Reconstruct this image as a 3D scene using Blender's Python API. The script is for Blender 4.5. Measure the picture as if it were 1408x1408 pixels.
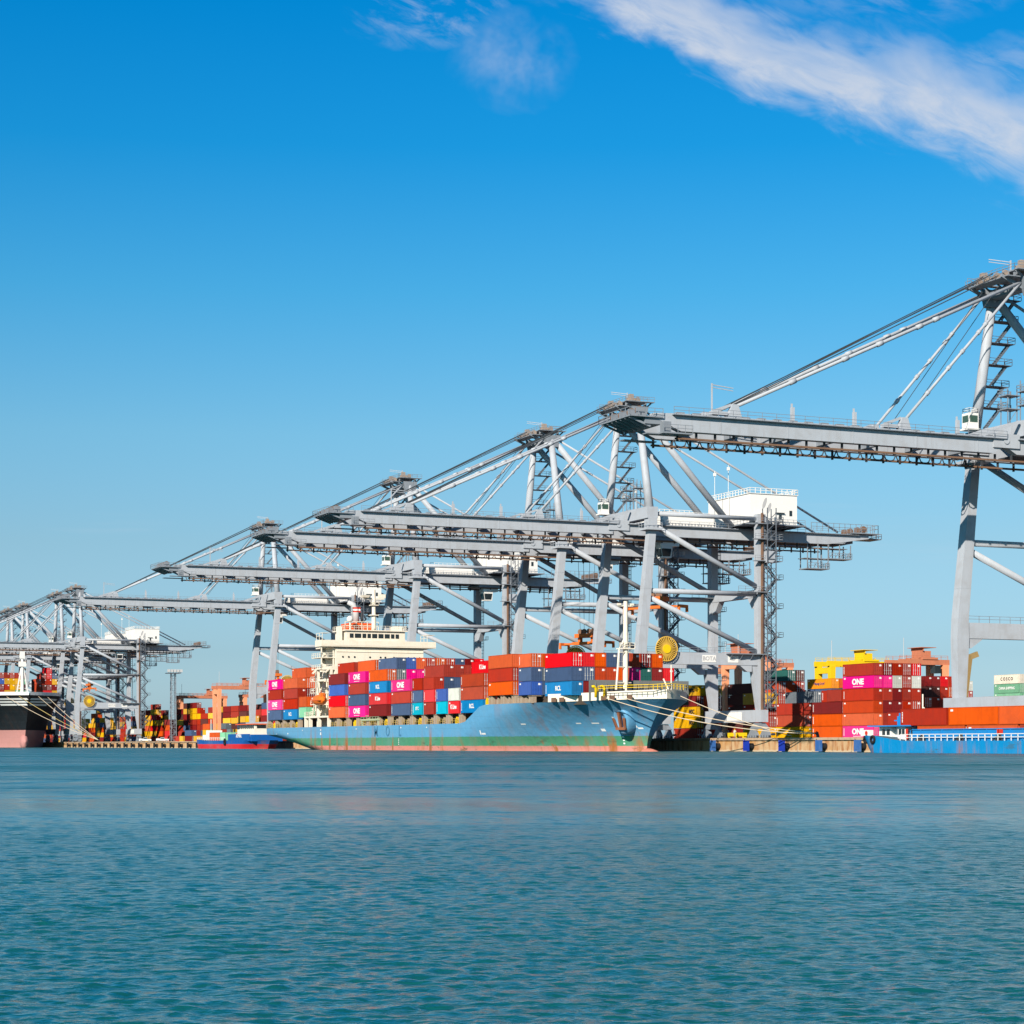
import bpy, bmesh, math, random
import numpy as np
from mathutils import Vector, Matrix

for o in list(bpy.data.objects):
    bpy.data.objects.remove(o)
SC = bpy.context.scene
COL = SC.collection
rnd = random.Random(7)
R = math.radians

# ------------------------------------------------------------------ camera
# World axes: +X runs inland (across the quay), +Y runs along the quay away from the camera, z = 0 is the water.
YAW = R(23.8)
cam = bpy.data.cameras.new("camera")
cam.sensor_width = 36
cam.lens = 2820 / 1408 * 36
cam.shift_y = (1024 - 704) / 1408
cam.clip_start = 0.5
cam.clip_end = 30000
cam_o = bpy.data.objects.new("camera", cam)
COL.objects.link(cam_o)
cam_o.location = (0, 0, 1.3)
cam_o.rotation_euler = (R(90), 0, -YAW)
SC.camera = cam_o

# ------------------------------------------------------------------ sky
SUN_V = Vector((-1.32, -1.16, 0.95)).normalized()
SUN_EL = math.asin(SUN_V.z)
SUN_AZ = math.atan2(SUN_V.x, SUN_V.y)

def nn(nt, t, **kw):
    n = nt.nodes.new(t)
    for k, v in kw.items():
        setattr(n, k, v)
    return n

def math_n(nt, op, a, b=None, c=None, clamp=False):
    n = nn(nt, 'ShaderNodeMath', operation=op)
    n.use_clamp = clamp
    for i, v in enumerate((a, b, c)):
        if v is None:
            continue
        if isinstance(v, (int, float)):
            n.inputs[i].default_value = v
        else:
            nt.links.new(v, n.inputs[i])
    return n.outputs[0]

def maprange(nt, v, a, b, c=0.0, d=1.0, smooth=True):
    n = nn(nt, 'ShaderNodeMapRange')
    n.interpolation_type = 'SMOOTHSTEP' if smooth else 'LINEAR'
    nt.links.new(v, n.inputs[0])
    for i, x in enumerate((a, b, c, d)):
        n.inputs[i + 1].default_value = x
    return n.outputs[0]

def vdot(nt, v, vec):
    n = nn(nt, 'ShaderNodeVectorMath', operation='DOT_PRODUCT')
    nt.links.new(v, n.inputs[0])
    n.inputs[1].default_value = vec
    return n.outputs['Value']

def comb(nt, x, y, z=0.0):
    n = nn(nt, 'ShaderNodeCombineXYZ')
    for i, v in enumerate((x, y, z)):
        if isinstance(v, (int, float)):
            n.inputs[i].default_value = v
        else:
            nt.links.new(v, n.inputs[i])
    return n.outputs[0]

def noise(nt, vec, scale, detail=3, rough=0.5, dist=0.0):
    n = nn(nt, 'ShaderNodeTexNoise')
    nt.links.new(vec, n.inputs['Vector'])
    n.inputs['Scale'].default_value = scale
    n.inputs['Detail'].default_value = detail
    n.inputs['Roughness'].default_value = rough
    n.inputs['Distortion'].default_value = dist
    return n.outputs['Fac']

def mixc(nt, fac, a, b, blend='MIX'):
    n = nn(nt, 'ShaderNodeMix', data_type='RGBA', blend_type=blend)
    for sock, v in ((n.inputs[0], fac), (n.inputs[6], a), (n.inputs[7], b)):
        if isinstance(v, (int, float)):
            sock.default_value = v
        elif isinstance(v, tuple):
            sock.default_value = (*v[:3], 1)
        else:
            nt.links.new(v, sock)
    return n.outputs[2]

SKY_STRENGTH = 0.06
EXPO = 0.72
def build_world():
    w = bpy.data.worlds.new("World")
    SC.world = w
    w.use_nodes = True
    nt = w.node_tree
    nt.nodes.clear()
    out = nn(nt, 'ShaderNodeOutputWorld')
    bg = nn(nt, 'ShaderNodeBackground')
    bg.inputs[1].default_value = SKY_STRENGTH
    sky = nn(nt, 'ShaderNodeTexSky')
    sky.sky_type = 'NISHITA'
    sky.sun_disc = False
    sky.sun_elevation = SUN_EL
    sky.sun_rotation = SUN_AZ
    tc = nn(nt, 'ShaderNodeTexCoord')
    d = tc.outputs['Generated']
    right = (math.cos(YAW), -math.sin(YAW), 0)
    fwd = (math.sin(YAW), math.cos(YAW), 0)
    r = vdot(nt, d, right)
    f = vdot(nt, d, fwd)
    sep = nn(nt, 'ShaderNodeSeparateXYZ')
    nt.links.new(d, sep.inputs[0])
    z = sep.outputs[2]
    # deeper, cleaner blue low in the sky than the model gives (polarised clear air)
    ramp = nn(nt, 'ShaderNodeValToRGB')
    nt.links.new(math_n(nt, 'MULTIPLY', z, 2.0, clamp=True), ramp.inputs[0])
    cr = ramp.color_ramp
    pts = [(0.0, (.92, 1.42, 2.25)), (0.017, (.78, 1.15, 1.8)), (0.088, (.60, .88, 1.28)), (0.194, (.60, .88, 1.09)), (0.298, (.52, .97, 1.17)),
           (0.43, (.24, .96, 1.29)), (0.56, (.05, .88, 1.38)), (0.685, (.004, .84, 1.44)), (1.0, (.06, .30, .62))]
    while len(cr.elements) < len(pts):
        cr.elements.new(0.5)
    for e, (p, c) in zip(cr.elements, pts):
        e.position = p
        e.color = (*[x / 2.5 * (0.10 / (SKY_STRENGTH * 2 ** EXPO)) for x in c], 1)
    sc2 = nn(nt, 'ShaderNodeVectorMath', operation='SCALE')
    nt.links.new(ramp.outputs[0], sc2.inputs[0])
    sc2.inputs['Scale'].default_value = 2.5
    base = mixc(nt, 1.0, sky.outputs[0], sc2.outputs[0], 'MULTIPLY')
    # clouds: a broad diagonal band of thin cloud high on the right, wisps to its left
    fs = math_n(nt, 'MAXIMUM', f, 0.05)
    a = math_n(nt, 'MULTIPLY', math_n(nt, 'DIVIDE', r, fs), 2.82)
    e = math_n(nt, 'MULTIPLY', math_n(nt, 'DIVIDE', z, fs), 2.82)
    t = math_n(nt, 'ADD', math_n(nt, 'MULTIPLY', a, .92), math_n(nt, 'MULTIPLY', e, -.39))
    q = math_n(nt, 'ADD', math_n(nt, 'MULTIPLY', a, .39), math_n(nt, 'MULTIPLY', e, .92))
    # band centre q0 = .998 at its upper end, sagging slightly to the right
    P = comb(nt, math_n(nt, 'MULTIPLY', t, 2.6), math_n(nt, 'MULTIPLY', q, 6.0), 0.3)
    P2 = comb(nt, math_n(nt, 'MULTIPLY', t, 5.0), math_n(nt, 'MULTIPLY', q, 13.0), 1.7)
    PI = comb(nt, a, e, 4.0)
    n1 = noise(nt, P, 1.6, 4, .55, .3)
    n2 = noise(nt, P2, 2.2, 6, .62, .5)
    n3 = noise(nt, PI, 5.0, 5, .6, .2)
    warp = math_n(nt, 'MULTIPLY', math_n(nt, 'SUBTRACT', n1, .5), .16)
    warp2 = math_n(nt, 'MULTIPLY', math_n(nt, 'SUBTRACT', n2, .5), .085)
    qq = math_n(nt, 'ADD', math_n(nt, 'SUBTRACT', math_n(nt, 'SUBTRACT', q, 1.016), maprange(nt, t, .0, .40, 0.0, .045, False)), math_n(nt, 'ADD', warp, warp2))
    wid = maprange(nt, t, -.35, .35, .055, .085, False)
    rel = math_n(nt, 'DIVIDE', math_n(nt, 'ABSOLUTE', qq), wid)
    m1 = maprange(nt, rel, .15, 1.25, 1.0, 0.0)
    m1 = math_n(nt, 'MULTIPLY', m1, maprange(nt, t, -.42, -.22))
    m1 = math_n(nt, 'MULTIPLY', m1, maprange(nt, n2, .25, .68, .55, .95))
    def blob(cx, cy, rx, ry, lo, hi, n, gain):
        dx = math_n(nt, 'DIVIDE', math_n(nt, 'SUBTRACT', a, cx), rx)
        dy = math_n(nt, 'DIVIDE', math_n(nt, 'SUBTRACT', e, cy), ry)
        dd = math_n(nt, 'ADD', math_n(nt, 'MULTIPLY', dx, dx), math_n(nt, 'MULTIPLY', dy, dy))
        dd = math_n(nt, 'ADD', dd, math_n(nt, 'MULTIPLY', math_n(nt, 'SUBTRACT', n1, .42), 2.2))
        s = math_n(nt, 'SUBTRACT', 1.0, dd, clamp=True)
        return math_n(nt, 'MULTIPLY', math_n(nt, 'MULTIPLY', s, maprange(nt, n, lo, hi)), gain)
    m2 = blob(.74, .90, .22, .10, .34, .64, n2, .70)
    m3 = blob(-.12, 1.01, .13, .065, .42, .70, n2, .62)
    m4 = blob(.00, .94, .10, .085, .40, .70, n3, .62)
    m4b = blob(.50, 1.04, .24, .07, .38, .75, n2, .35)
    P5 = comb(nt, math_n(nt, 'MULTIPLY', a, 3.0), math_n(nt, 'MULTIPLY', e, 40.0), 7.0)
    n5 = noise(nt, P5, 1.3, 3, .5)
    m5 = blob(-.56, .303, .12, .02, .40, .75, n5, .25)
    m6 = blob(.52, .29, .34, .06, .52, .80, n5, .22)
    m = m1
    for k in (m2, m3, m4, m4b, m5, m6):
        m = math_n(nt, 'MAXIMUM', m, k)
    front = maprange(nt, f, .3, .6)
    m = math_n(nt, 'MULTIPLY', math_n(nt, 'MULTIPLY', m, front), .93, clamp=True)
    cc = mixc(nt, n3, (.56, .645, .775), (.71, .73, .785))
    cs = nn(nt, 'ShaderNodeVectorMath', operation='SCALE')
    nt.links.new(cc, cs.inputs[0])
    cs.inputs['Scale'].default_value = 1 / (SKY_STRENGTH * 2 ** EXPO)
    fin = mixc(nt, m, base, cs.outputs[0])
    nt.links.new(fin, bg.inputs[0])
    nt.links.new(bg.outputs[0], out.inputs[0])
build_world()

# ------------------------------------------------------------------ sun, exposure
sun = bpy.data.lights.new("sun", 'SUN')
sun.energy = 5.0
sun.angle = R(0.5)
sun.color = (1.0, 0.90, 0.77)
sun_o = bpy.data.objects.new("sun", sun)
COL.objects.link(sun_o)
sun_o.rotation_euler = (-SUN_V).to_track_quat('-Z', 'Y').to_euler()
sun_o.location = (-200, -200, 200)
vs = SC.view_settings
vs.view_transform = 'Standard'
vs.look = 'None'
vs.gamma = 1
vs.exposure = EXPO
SC.cycles.max_bounces = 6
SC.cycles.diffuse_bounces = 3
SC.cycles.glossy_bounces = 3
SC.cycles.caustics_reflective = False
SC.cycles.caustics_refractive = False
SC.cycles.use_denoising = True

# ------------------------------------------------------------------ materials
MATS = {}
def paint(name, col, rough=.5, wear=.25, dirt=None, streak=True, scale=1.0, vary=0.0, metal=0.0, spec=.14):
    """Weathered paint: two noise fields (patches and vertical run-off streaks) of a dirt colour over the paint colour."""
    if name in MATS:
        return MATS[name]
    col = tuple(x * .79 for x in col)
    m = bpy.data.materials.new(name)
    m.use_nodes = True
    nt = m.node_tree
    b = nt.nodes['Principled BSDF']
    tc = nn(nt, 'ShaderNodeTexCoord')
    p = tc.outputs['Object']
    if dirt is None:
        dirt = tuple(c * .5 + .02 for c in col)
    oi = nn(nt, 'ShaderNodeObjectInfo')
    off = nn(nt, 'ShaderNodeVectorMath', operation='MULTIPLY_ADD')
    nt.links.new(p, off.inputs[0])
    off.inputs[1].default_value = (1, 1, 1)
    nt.links.new(comb(nt, math_n(nt, 'MULTIPLY', oi.outputs['Random'], 50), 0.0, 0.0), off.inputs[2])
    p = off.outputs[0]
    n1 = noise(nt, p, .45 * scale, 5, .6)
    f1 = maprange(nt, n1, .42, .72)
    fac = f1
    if streak:
        mp = nn(nt, 'ShaderNodeVectorMath', operation='MULTIPLY')
        nt.links.new(p, mp.inputs[0])
        mp.inputs[1].default_value = (1.8 * scale, 1.8 * scale, .12 * scale)
        n2 = noise(nt, mp.outputs[0], 1.0, 4, .6)
        f2 = maprange(nt, n2, .5, .72)
        fac = math_n(nt, 'MAXIMUM', f1, f2)
    c = mixc(nt, math_n(nt, 'MULTIPLY', fac, wear), col, dirt)
    if vary:
        h = nn(nt, 'ShaderNodeHueSaturation')
        nt.links.new(c, h.inputs['Color'])
        nt.links.new(maprange(nt, oi.outputs['Random'], 0, 1, 1 - vary, 1 + vary * .6, False), h.inputs['Value'])
        nt.links.new(maprange(nt, math_n(nt, 'FRACT', math_n(nt, 'MULTIPLY', oi.outputs['Random'], 7.3)), 0, 1, 1 - vary * .22, 1 + vary * .2, False), h.inputs['Saturation'])
        c = h.outputs[0]
    nt.links.new(c, b.inputs['Base Color'])
    b.inputs['Roughness'].default_value = rough
    b.inputs['Metallic'].default_value = metal
    b.inputs['Specular IOR Level'].default_value = spec
    MATS[name] = m
    return m

CRANE = paint('crane_paint', (.425, .462, .515), .5, .30, (.22, .205, .195), scale=.9)
CRANE_D = paint('galvanised_steel', (.24, .27, .31), .5, .4)
STAIR = paint('shade_dark_stair_steel', (.13, .15, .18), .6, .4)  # stairs and shafts stand in shade; that darkness is put into the colour
RUST = paint('rusty_steel', (.22, .13, .085), .8, .5, (.10, .06, .045))
DARK = paint('dark_machinery', (.05, .055, .065), .6, .3)
WHITE = paint('white_paint', (.82, .81, .78), .5, .12, (.55, .53, .50))
CREAM = paint('cream_ship_paint', (.84, .78, .66), .5, .22, (.46, .32, .19), scale=1.2)
TAN = paint('weathered_tan_steel', (.40, .32, .24), .7, .45, (.20, .13, .09))
BLACK = paint('black_rubber', (.02, .02, .022), .8, .2)
GLASS = paint('dark_window_glass', (.02, .03, .035), .12, .0, spec=.6, streak=False)
GREENGLASS = paint('green_tinted_glass', (.05, .10, .075), .15, .0, spec=.6, streak=False)
ORANGE_M = paint('orange_machine_paint', (.72, .17, .03), .5, .3)
PEACH = paint('faded_orange_paint', (.86, .36, .19), .55, .3, (.5, .16, .08))
REDBROWN_M = paint('rusty_red_girder_paint', (.56, .20, .11), .65, .4)
YELLOW_M = paint('yellow_machine_paint', (.85, .56, .01), .5, .2)
GOLD = paint('gold_cable', (.62, .36, .03), .5, .5, (.25, .12, .02), scale=3)
SILVER = paint('bare_metal', (.55, .56, .57), .45, .2)
ROPE = paint('pale_rope', (.66, .54, .40), .9, .3)
WIRE = paint('dark_wire_rope', (.05, .06, .07), .6, .1)
WLET = paint('white_lettering', (.85, .85, .84), .6, .06, streak=False)
BLET = paint('black_lettering', (.03, .03, .035), .6, .06, streak=False)
GREYLET = paint('grey_lettering', (.45, .45, .46), .6, .06, streak=False)
HULLLET = paint('faded_blue_lettering', (.075, .235, .40), .6, .1, streak=False)
REDM = paint('bright_red_paint', (.62, .04, .02), .5, .2)
FENDER_B = paint('blue_fender_panel', (.035, .12, .36), .6, .5, (.10, .18, .32))
FENDER_D = paint('deep_blue_fender_panel', (.012, .04, .38), .6, .3)

CC = {  # container paints
 'O': ('orange', (.61, .092, .018)), 'R': ('rust red', (.37, .028, .012)), 'M': ('maroon', (.20, .012, .012)),
 'P': ('magenta', (.80, .020, .235)), 'N': ('navy', (.055, .095, .19)), 'L': ('royal blue', (.045, .11, .40)),
 'B': ('bright blue', (.003, .17, .42)), 'K': ('bright red', (.68, .010, .016)), 'C': ('cyan', (.015, .42, .58)),
 'G': ('pale green', (.20, .50, .31)), 'W': ('pale grey', (.55, .57, .52)), 'S': ('steel grey', (.12, .15, .18)),
 'Y': ('yellow', (.74, .40, .018)), 'T': ('dark teal', (.02, .11, .10)), 'H': ('amber orange', (.80, .27, .006)),
 'E': ('sea green', (.16, .40, .25)), 'D': ('dark brown', (.10, .03, .026)), 'V': ('ivory', (.68, .62, .52)), 'A': ('bright orange red', (.44, .052, .016)),
}
CMAT = {k: paint('container_' + n.replace(' ', '_'), c, .65, .42, tuple(x * .45 + .006 for x in c), vary=.22, scale=1.1) for k, (n, c) in CC.items()}

# ------------------------------------------------------------------ mesh building
class MB:
    def __init__(s):
        s.v, s.f, s.m = [], [], []
    def add(s, vs, fs, m=0):
        o = len(s.v)
        s.v += [tuple(v) for v in vs]
        s.f += [tuple(i + o for i in f) for f in fs]
        s.m += [m] * len(fs)
        return s
    def box(s, x0, x1, y0, y1, z0, z1, m=0):
        if x0 > x1: x0, x1 = x1, x0
        if y0 > y1: y0, y1 = y1, y0
        if z0 > z1: z0, z1 = z1, z0
        vs = [(x0, y0, z0), (x1, y0, z0), (x1, y1, z0), (x0, y1, z0), (x0, y0, z1), (x1, y0, z1), (x1, y1, z1), (x0, y1, z1)]
        return s.add(vs, [(0, 3, 2, 1), (4, 5, 6, 7), (0, 1, 5, 4), (1, 2, 6, 5), (2, 3, 7, 6), (3, 0, 4, 7)], m)
    def frust(s, r0, r1, m=0):
        """r0, r1: (x0,x1,y0,y1,z) rectangles, bottom and top."""
        vs = []
        for (x0, x1, y0, y1, z) in (r0, r1):
            vs += [(x0, y0, z), (x1, y0, z), (x1, y1, z), (x0, y1, z)]
        return s.add(vs, [(0, 3, 2, 1), (4, 5, 6, 7), (0, 1, 5, 4), (1, 2, 6, 5), (2, 3, 7, 6), (3, 0, 4, 7)], m)
    def beam(s, p, q, w, h, m=0, up=(0, 0, 1)):
        p, q = Vector(p), Vector(q)
        d = (q - p).normalized()
        u = Vector(up)
        if abs(d.dot(u)) > .98:
            u = Vector((1, 0, 0))
        a = d.cross(u).normalized() * (w / 2)
        b = a.cross(d).normalized() * (h / 2)
        vs = [p - a - b, p + a - b, p + a + b, p - a + b, q - a - b, q + a - b, q + a + b, q - a + b]
        return s.add(vs, [(0, 3, 2, 1), (4, 5, 6, 7), (0, 1, 5, 4), (1, 2, 6, 5), (2, 3, 7, 6), (3, 0, 4, 7)], m)
    def tube(s, pts, r, n=8, m=0, caps=True):
        pts = [Vector(p) for p in pts]
        rs = r if isinstance(r, (list, tuple)) else [r] * len(pts)
        vs, fs = [], []
        for i, p in enumerate(pts):
            d = (pts[min(i + 1, len(pts) - 1)] - pts[max(i - 1, 0)]).normalized()
            u = Vector((0, 0, 1)) if abs(d.z) < .95 else Vector((1, 0, 0))
            a = d.cross(u).normalized()
            b = a.cross(d)
            for k in range(n):
                t = 2 * math.pi * k / n
                vs.append(p + (a * math.cos(t) + b * math.sin(t)) * rs[i])
        for i in range(len(pts) - 1):
            for k in range(n):
                fs.append((i * n + k, i * n + (k + 1) % n, (i + 1) * n + (k + 1) % n, (i + 1) * n + k))
        if caps:
            fs.append(tuple(range(n))[::-1])
            fs.append(tuple((len(pts) - 1) * n + k for k in range(n)))
        return s.add(vs, fs, m)
    def cyl(s, p, q, r, n=12, m=0):
        return s.tube([p, q], r, n, m)
    def rail(s, pts, h=1.1, step=2.0, r=.035, m=0):
        """Handrail: posts, top and mid rail along a polyline."""
        pts = [Vector(p) for p in pts]
        for a, b in zip(pts, pts[1:]):
            L = (b - a).length
            k = max(1, int(L / step))
            for i in range(k + 1):
                p = a.lerp(b, i / k)
                s.beam(p, p + Vector((0, 0, h)), r * 2, r * 2, m)
            for z in (h, h * .55):
                s.beam(a + Vector((0, 0, z)), b + Vector((0, 0, z)), r * 2, r * 2, m)
        return s
    def build(s, name, mats, parent=None, off=(0, 0, 0), smooth=False):
        me = bpy.data.meshes.new(name)
        ox, oy, oz = off
        me.from_pydata([(x - ox, y - oy, z - oz) for x, y, z in s.v], [], s.f)
        if not isinstance(mats, (list, tuple)):
            mats = [mats]
        for mt in mats:
            me.materials.append(mt)
        if len(mats) > 1:
            me.polygons.foreach_set('material_index', s.m)
        if smooth:
            me.polygons.foreach_set('use_smooth', [True] * len(me.polygons))
        me.update()
        return link(name, me, parent)

def link(name, me, parent=None):
    o = bpy.data.objects.new(name, me)
    COL.objects.link(o)
    if parent is not None:
        o.parent = parent
    return o

def tag(o, label=None, cat=None, group=None, kind=None):
    for k, v in (('label', label), ('category', cat), ('group', group), ('kind', kind)):
        if v:
            o[k] = v
    return o

def empty(name, loc, label, cat, group=None, rz=0):
    o = bpy.data.objects.new(name, None)
    COL.objects.link(o)
    o.location = loc
    o.rotation_euler = (0, 0, rz)
    o.empty_display_size = .5
    return tag(o, label, cat, group)

def copy_tree(o, parent=None):
    c = o.copy()
    COL.objects.link(c)
    c.parent = parent
    for ch in list(o.children):
        copy_tree(ch, c)
    return c

TEXTS = {}
def text_mesh(s, size, mat, bold=.02, sx=1.0, spacing=1.0, depth=.012):
    key = (s, size, mat.name, bold, sx, spacing)
    if key not in TEXTS:
        cu = bpy.data.curves.new('lettering', 'FONT')
        cu.body = s
        cu.size = size
        cu.align_x = 'CENTER'
        cu.align_y = 'CENTER'
        cu.offset = bold * size
        cu.extrude = depth
        cu.space_character = spacing
        cu.resolution_u = 3
        to = bpy.data.objects.new('lettering', cu)
        COL.objects.link(to)
        bpy.context.view_layer.update()
        me = bpy.data.meshes.new_from_object(to.evaluated_get(bpy.context.evaluated_depsgraph_get()))
        bpy.data.objects.remove(to)
        if sx != 1:
            me.transform(Matrix.Diagonal((sx, 1, 1, 1)))
        me.materials.clear()
        me.materials.append(mat)
        TEXTS[key] = me
    return TEXTS[key]

FACE_SEA = (R(90), 0, R(-90))    # lettering on a face looking out over the water (-X)
FACE_END = (R(90), 0, 0)         # lettering on a face looking along the quay (-Y)
def letter(s, size, mat, parent, loc, face, name='lettering', **kw):
    o = link(name, text_mesh(s, size, mat, **kw), parent)
    o.location = loc
    o.rotation_euler = face
    return o

# ------------------------------------------------------------------ ground, quay, water
def ground_mat(name, col, col2, scale):
    m = bpy.data.materials.new(name)
    m.use_nodes = True
    nt = m.node_tree
    b = nt.nodes['Principled BSDF']
    tc = nn(nt, 'ShaderNodeTexCoord')
    n1 = noise(nt, tc.outputs['Object'], scale, 6, .6)
    nt.links.new(mixc(nt, maprange(nt, n1, .35, .68), col, col2), b.inputs['Base Color'])
    b.inputs['Roughness'].default_value = .85
    return m

QX, QZ = 200.0, 2.6
MB().box(QX + .9, 3500, -600, 6000, -3, QZ).build('quay', ground_mat('concrete_paving', (.19, .175, .15), (.11, .10, .095), .15))['kind'] = 'structure'

def quay_wall_mat():
    m = bpy.data.materials.new('stained_concrete')
    m.use_nodes = True
    nt = m.node_tree
    b = nt.nodes['Principled BSDF']
    p = nn(nt, 'ShaderNodeTexCoord').outputs['Object']
    mp = nn(nt, 'ShaderNodeVectorMath', operation='MULTIPLY')
    nt.links.new(p, mp.inputs[0])
    mp.inputs[1].default_value = (1, 1.1, .22)
    n1 = noise(nt, mp.outputs[0], .8, 6, .65)
    n2 = noise(nt, p, .12, 4, .6)
    c = mixc(nt, maprange(nt, n1, .44, .66), (.46, .30, .16), (.30, .11, .03))
    c = mixc(nt, maprange(nt, n2, .52, .7), c, (.40, .20, .06))
    sep = nn(nt, 'ShaderNodeSeparateXYZ')
    nt.links.new(p, sep.inputs[0])
    low = math_n(nt, 'ADD', sep.outputs[2], math_n(nt, 'MULTIPLY', n1, .8))
    c = mixc(nt, maprange(nt, low, .55, .85, 1, 0), c, (.48, .37, .25))
    c = mixc(nt, maprange(nt, low, .25, .5, 1, 0), c, (.06, .06, .05))
    # open joints every 6 m
    j = math_n(nt, 'FRACT', math_n(nt, 'DIVIDE', sep.outputs[1], 6.0))
    c = mixc(nt, maprange(nt, math_n(nt, 'ABSOLUTE', math_n(nt, 'SUBTRACT', j, .5)), .488, .496), c, (.06, .05, .045))
    nt.links.new(c, b.inputs['Base Color'])
    b.inputs['Roughness'].default_value = .85
    return m

w = empty('quay_wall', (QX, 300, 0), 'rust stained concrete quay wall along the water under the cranes', 'quay wall')
mb = MB()
mb.box(QX + .25, QX + .895, -600, 6000, -3, QZ - .5)
wall_m = quay_wall_mat()
mb.build('wall_face', wall_m, w, (QX, 300, 0))
mb = MB()
mb.box(QX, QX + .895, -600, 6000, QZ - .46, QZ + .012)
y = -100.0
while y < 1500:
    mb.box(QX - .06, QX - .001, y, y + 1.1, QZ - .44, QZ - .12)
    y += 2.2
mb.build('cope_beam', paint('stained_cope', (.48, .36, .25), .85, .6, (.22, .11, .055), scale=.6), w, (QX, 300, 0))

# water: one sheet; real waves in front of the camera, settling into the micro-roughness of the far water
def water():
    m = bpy.data.materials.new('sea_water')
    m.use_nodes = True
    nt = m.node_tree
    b = nt.nodes['Principled BSDF']
    p = nn(nt, 'ShaderNodeTexCoord').outputs['Object']
    rot = nn(nt, 'ShaderNodeVectorRotate')
    rot.rotation_type = 'Z_AXIS'
    nt.links.new(p, rot.inputs['Vector'])
    rot.inputs['Angle'].default_value = YAW
    st = nn(nt, 'ShaderNodeVectorMath', operation='MULTIPLY')
    nt.links.new(rot.outputs[0], st.inputs[0])
    st.inputs[1].default_value = (.5, 1, 1)
    big = noise(nt, st.outputs[0], .05, 3, .5)
    nt.links.new(mixc(nt, maprange(nt, big, .35, .65), WATER_A, WATER_B), b.inputs['Base Color'])
    b.inputs['IOR'].default_value = 1.33
    cd = nn(nt, 'ShaderNodeVectorMath', operation='LENGTH')
    nt.links.new(p, cd.inputs[0])
    dist = cd.outputs['Value']
    wp = nn(nt, 'ShaderNodeVectorMath', operation='MULTIPLY')
    nt.links.new(rot.outputs[0], wp.inputs[0])
    wp.inputs[1].default_value = (.22, 1, 1)
    pn = noise(nt, wp.outputs[0], .06, 4, .6)
    patch = maprange(nt, pn, .35, .65, .55, 1.0)
    # the ripples too small to resolve become roughness, more of it the farther away the water is
    ro = maprange(nt, dist, 8, 120, .12, .32, False)
    nt.links.new(math_n(nt, 'MULTIPLY', ro, maprange(nt, pn, .35, .65, .8, 1.1)), b.inputs['Roughness'])
    # fine wind ripples: bump close by, direct tilting of the normal farther out (so that it does not fade with distance)
    h1 = noise(nt, st.outputs[0], 8.0, 3, .6, .5)
    h2 = noise(nt, st.outputs[0], 3.0, 2, .5, .3)
    hh = math_n(nt, 'ADD', math_n(nt, 'MULTIPLY', h1, .045), math_n(nt, 'MULTIPLY', h2, .06))
    bump = nn(nt, 'ShaderNodeBump')
    nt.links.new(math_n(nt, 'MULTIPLY', maprange(nt, dist, 18, 45, 1.0, .15), math_n(nt, 'MULTIPLY', patch, .85)), bump.inputs['Strength'])
    bump.inputs['Distance'].default_value = 1.0
    nt.links.new(hh, bump.inputs['Height'])
    tilt = None
    for sc_, wt in ((1.6, .55), (.35, .65), (.07, .55)):
        n = nn(nt, 'ShaderNodeTexNoise')
        nt.links.new(st.outputs[0], n.inputs['Vector'])
        n.inputs['Scale'].default_value = sc_
        n.inputs['Detail'].default_value = 3
        n.inputs['Roughness'].default_value = .6
        v = nn(nt, 'ShaderNodeVectorMath', operation='MULTIPLY_ADD')
        nt.links.new(n.outputs['Color'], v.inputs[0])
        v.inputs[1].default_value = (wt, wt, 0)
        v.inputs[2].default_value = (-.5 * wt, -.5 * wt, 0)
        if tilt is None:
            tilt = v.outputs[0]
        else:
            a_ = nn(nt, 'ShaderNodeVectorMath', operation='ADD')
            nt.links.new(tilt, a_.inputs[0])
            nt.links.new(v.outputs[0], a_.inputs[1])
            tilt = a_.outputs[0]
    lp = nn(nt, 'ShaderNodeVectorMath', operation='MULTIPLY')
    nt.links.new(rot.outputs[0], lp.inputs[0])
    lp.inputs[1].default_value = (.8, .07, 1)
    n = nn(nt, 'ShaderNodeTexNoise')
    nt.links.new(lp.outputs[0], n.inputs['Vector'])
    n.inputs['Scale'].default_value = 1.0
    n.inputs['Detail'].default_value = 4
    n.inputs['Roughness'].default_value = .7
    v = nn(nt, 'ShaderNodeVectorMath', operation='MULTIPLY_ADD')
    nt.links.new(n.outputs['Color'], v.inputs[0])
    v.inputs[1].default_value = (1.1, 1.1, 0)
    v.inputs[2].default_value = (-.55, -.55, 0)
    v2 = nn(nt, 'ShaderNodeVectorMath', operation='SCALE')
    nt.links.new(v.outputs[0], v2.inputs[0])
    nt.links.new(maprange(nt, dist, 30, 110), v2.inputs['Scale'])
    a_ = nn(nt, 'ShaderNodeVectorMath', operation='ADD')
    nt.links.new(tilt, a_.inputs[0])
    nt.links.new(v2.outputs[0], a_.inputs[1])
    tilt = a_.outputs[0]
    ts = nn(nt, 'ShaderNodeVectorMath', operation='SCALE')
    nt.links.new(tilt, ts.inputs[0])
    nt.links.new(math_n(nt, 'MULTIPLY', maprange(nt, dist, 16, 60, .12, 1.0), patch), ts.inputs['Scale'])
    ad = nn(nt, 'ShaderNodeVectorMath', operation='ADD')
    nt.links.new(bump.outputs[0], ad.inputs[0])
    nt.links.new(ts.outputs[0], ad.inputs[1])
    nm_ = nn(nt, 'ShaderNodeVectorMath', operation='NORMALIZE')
    nt.links.new(ad.outputs[0], nm_.inputs[0])
    nt.links.new(nm_.outputs[0], b.inputs['Normal'])
    # geometry: fan of rings, dense inside +-20 degrees of the view, a flat sheet elsewhere
    NR, NA, R0, R1 = 1700, 440, 6.5, 90.0
    HALF = R(20)
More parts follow.
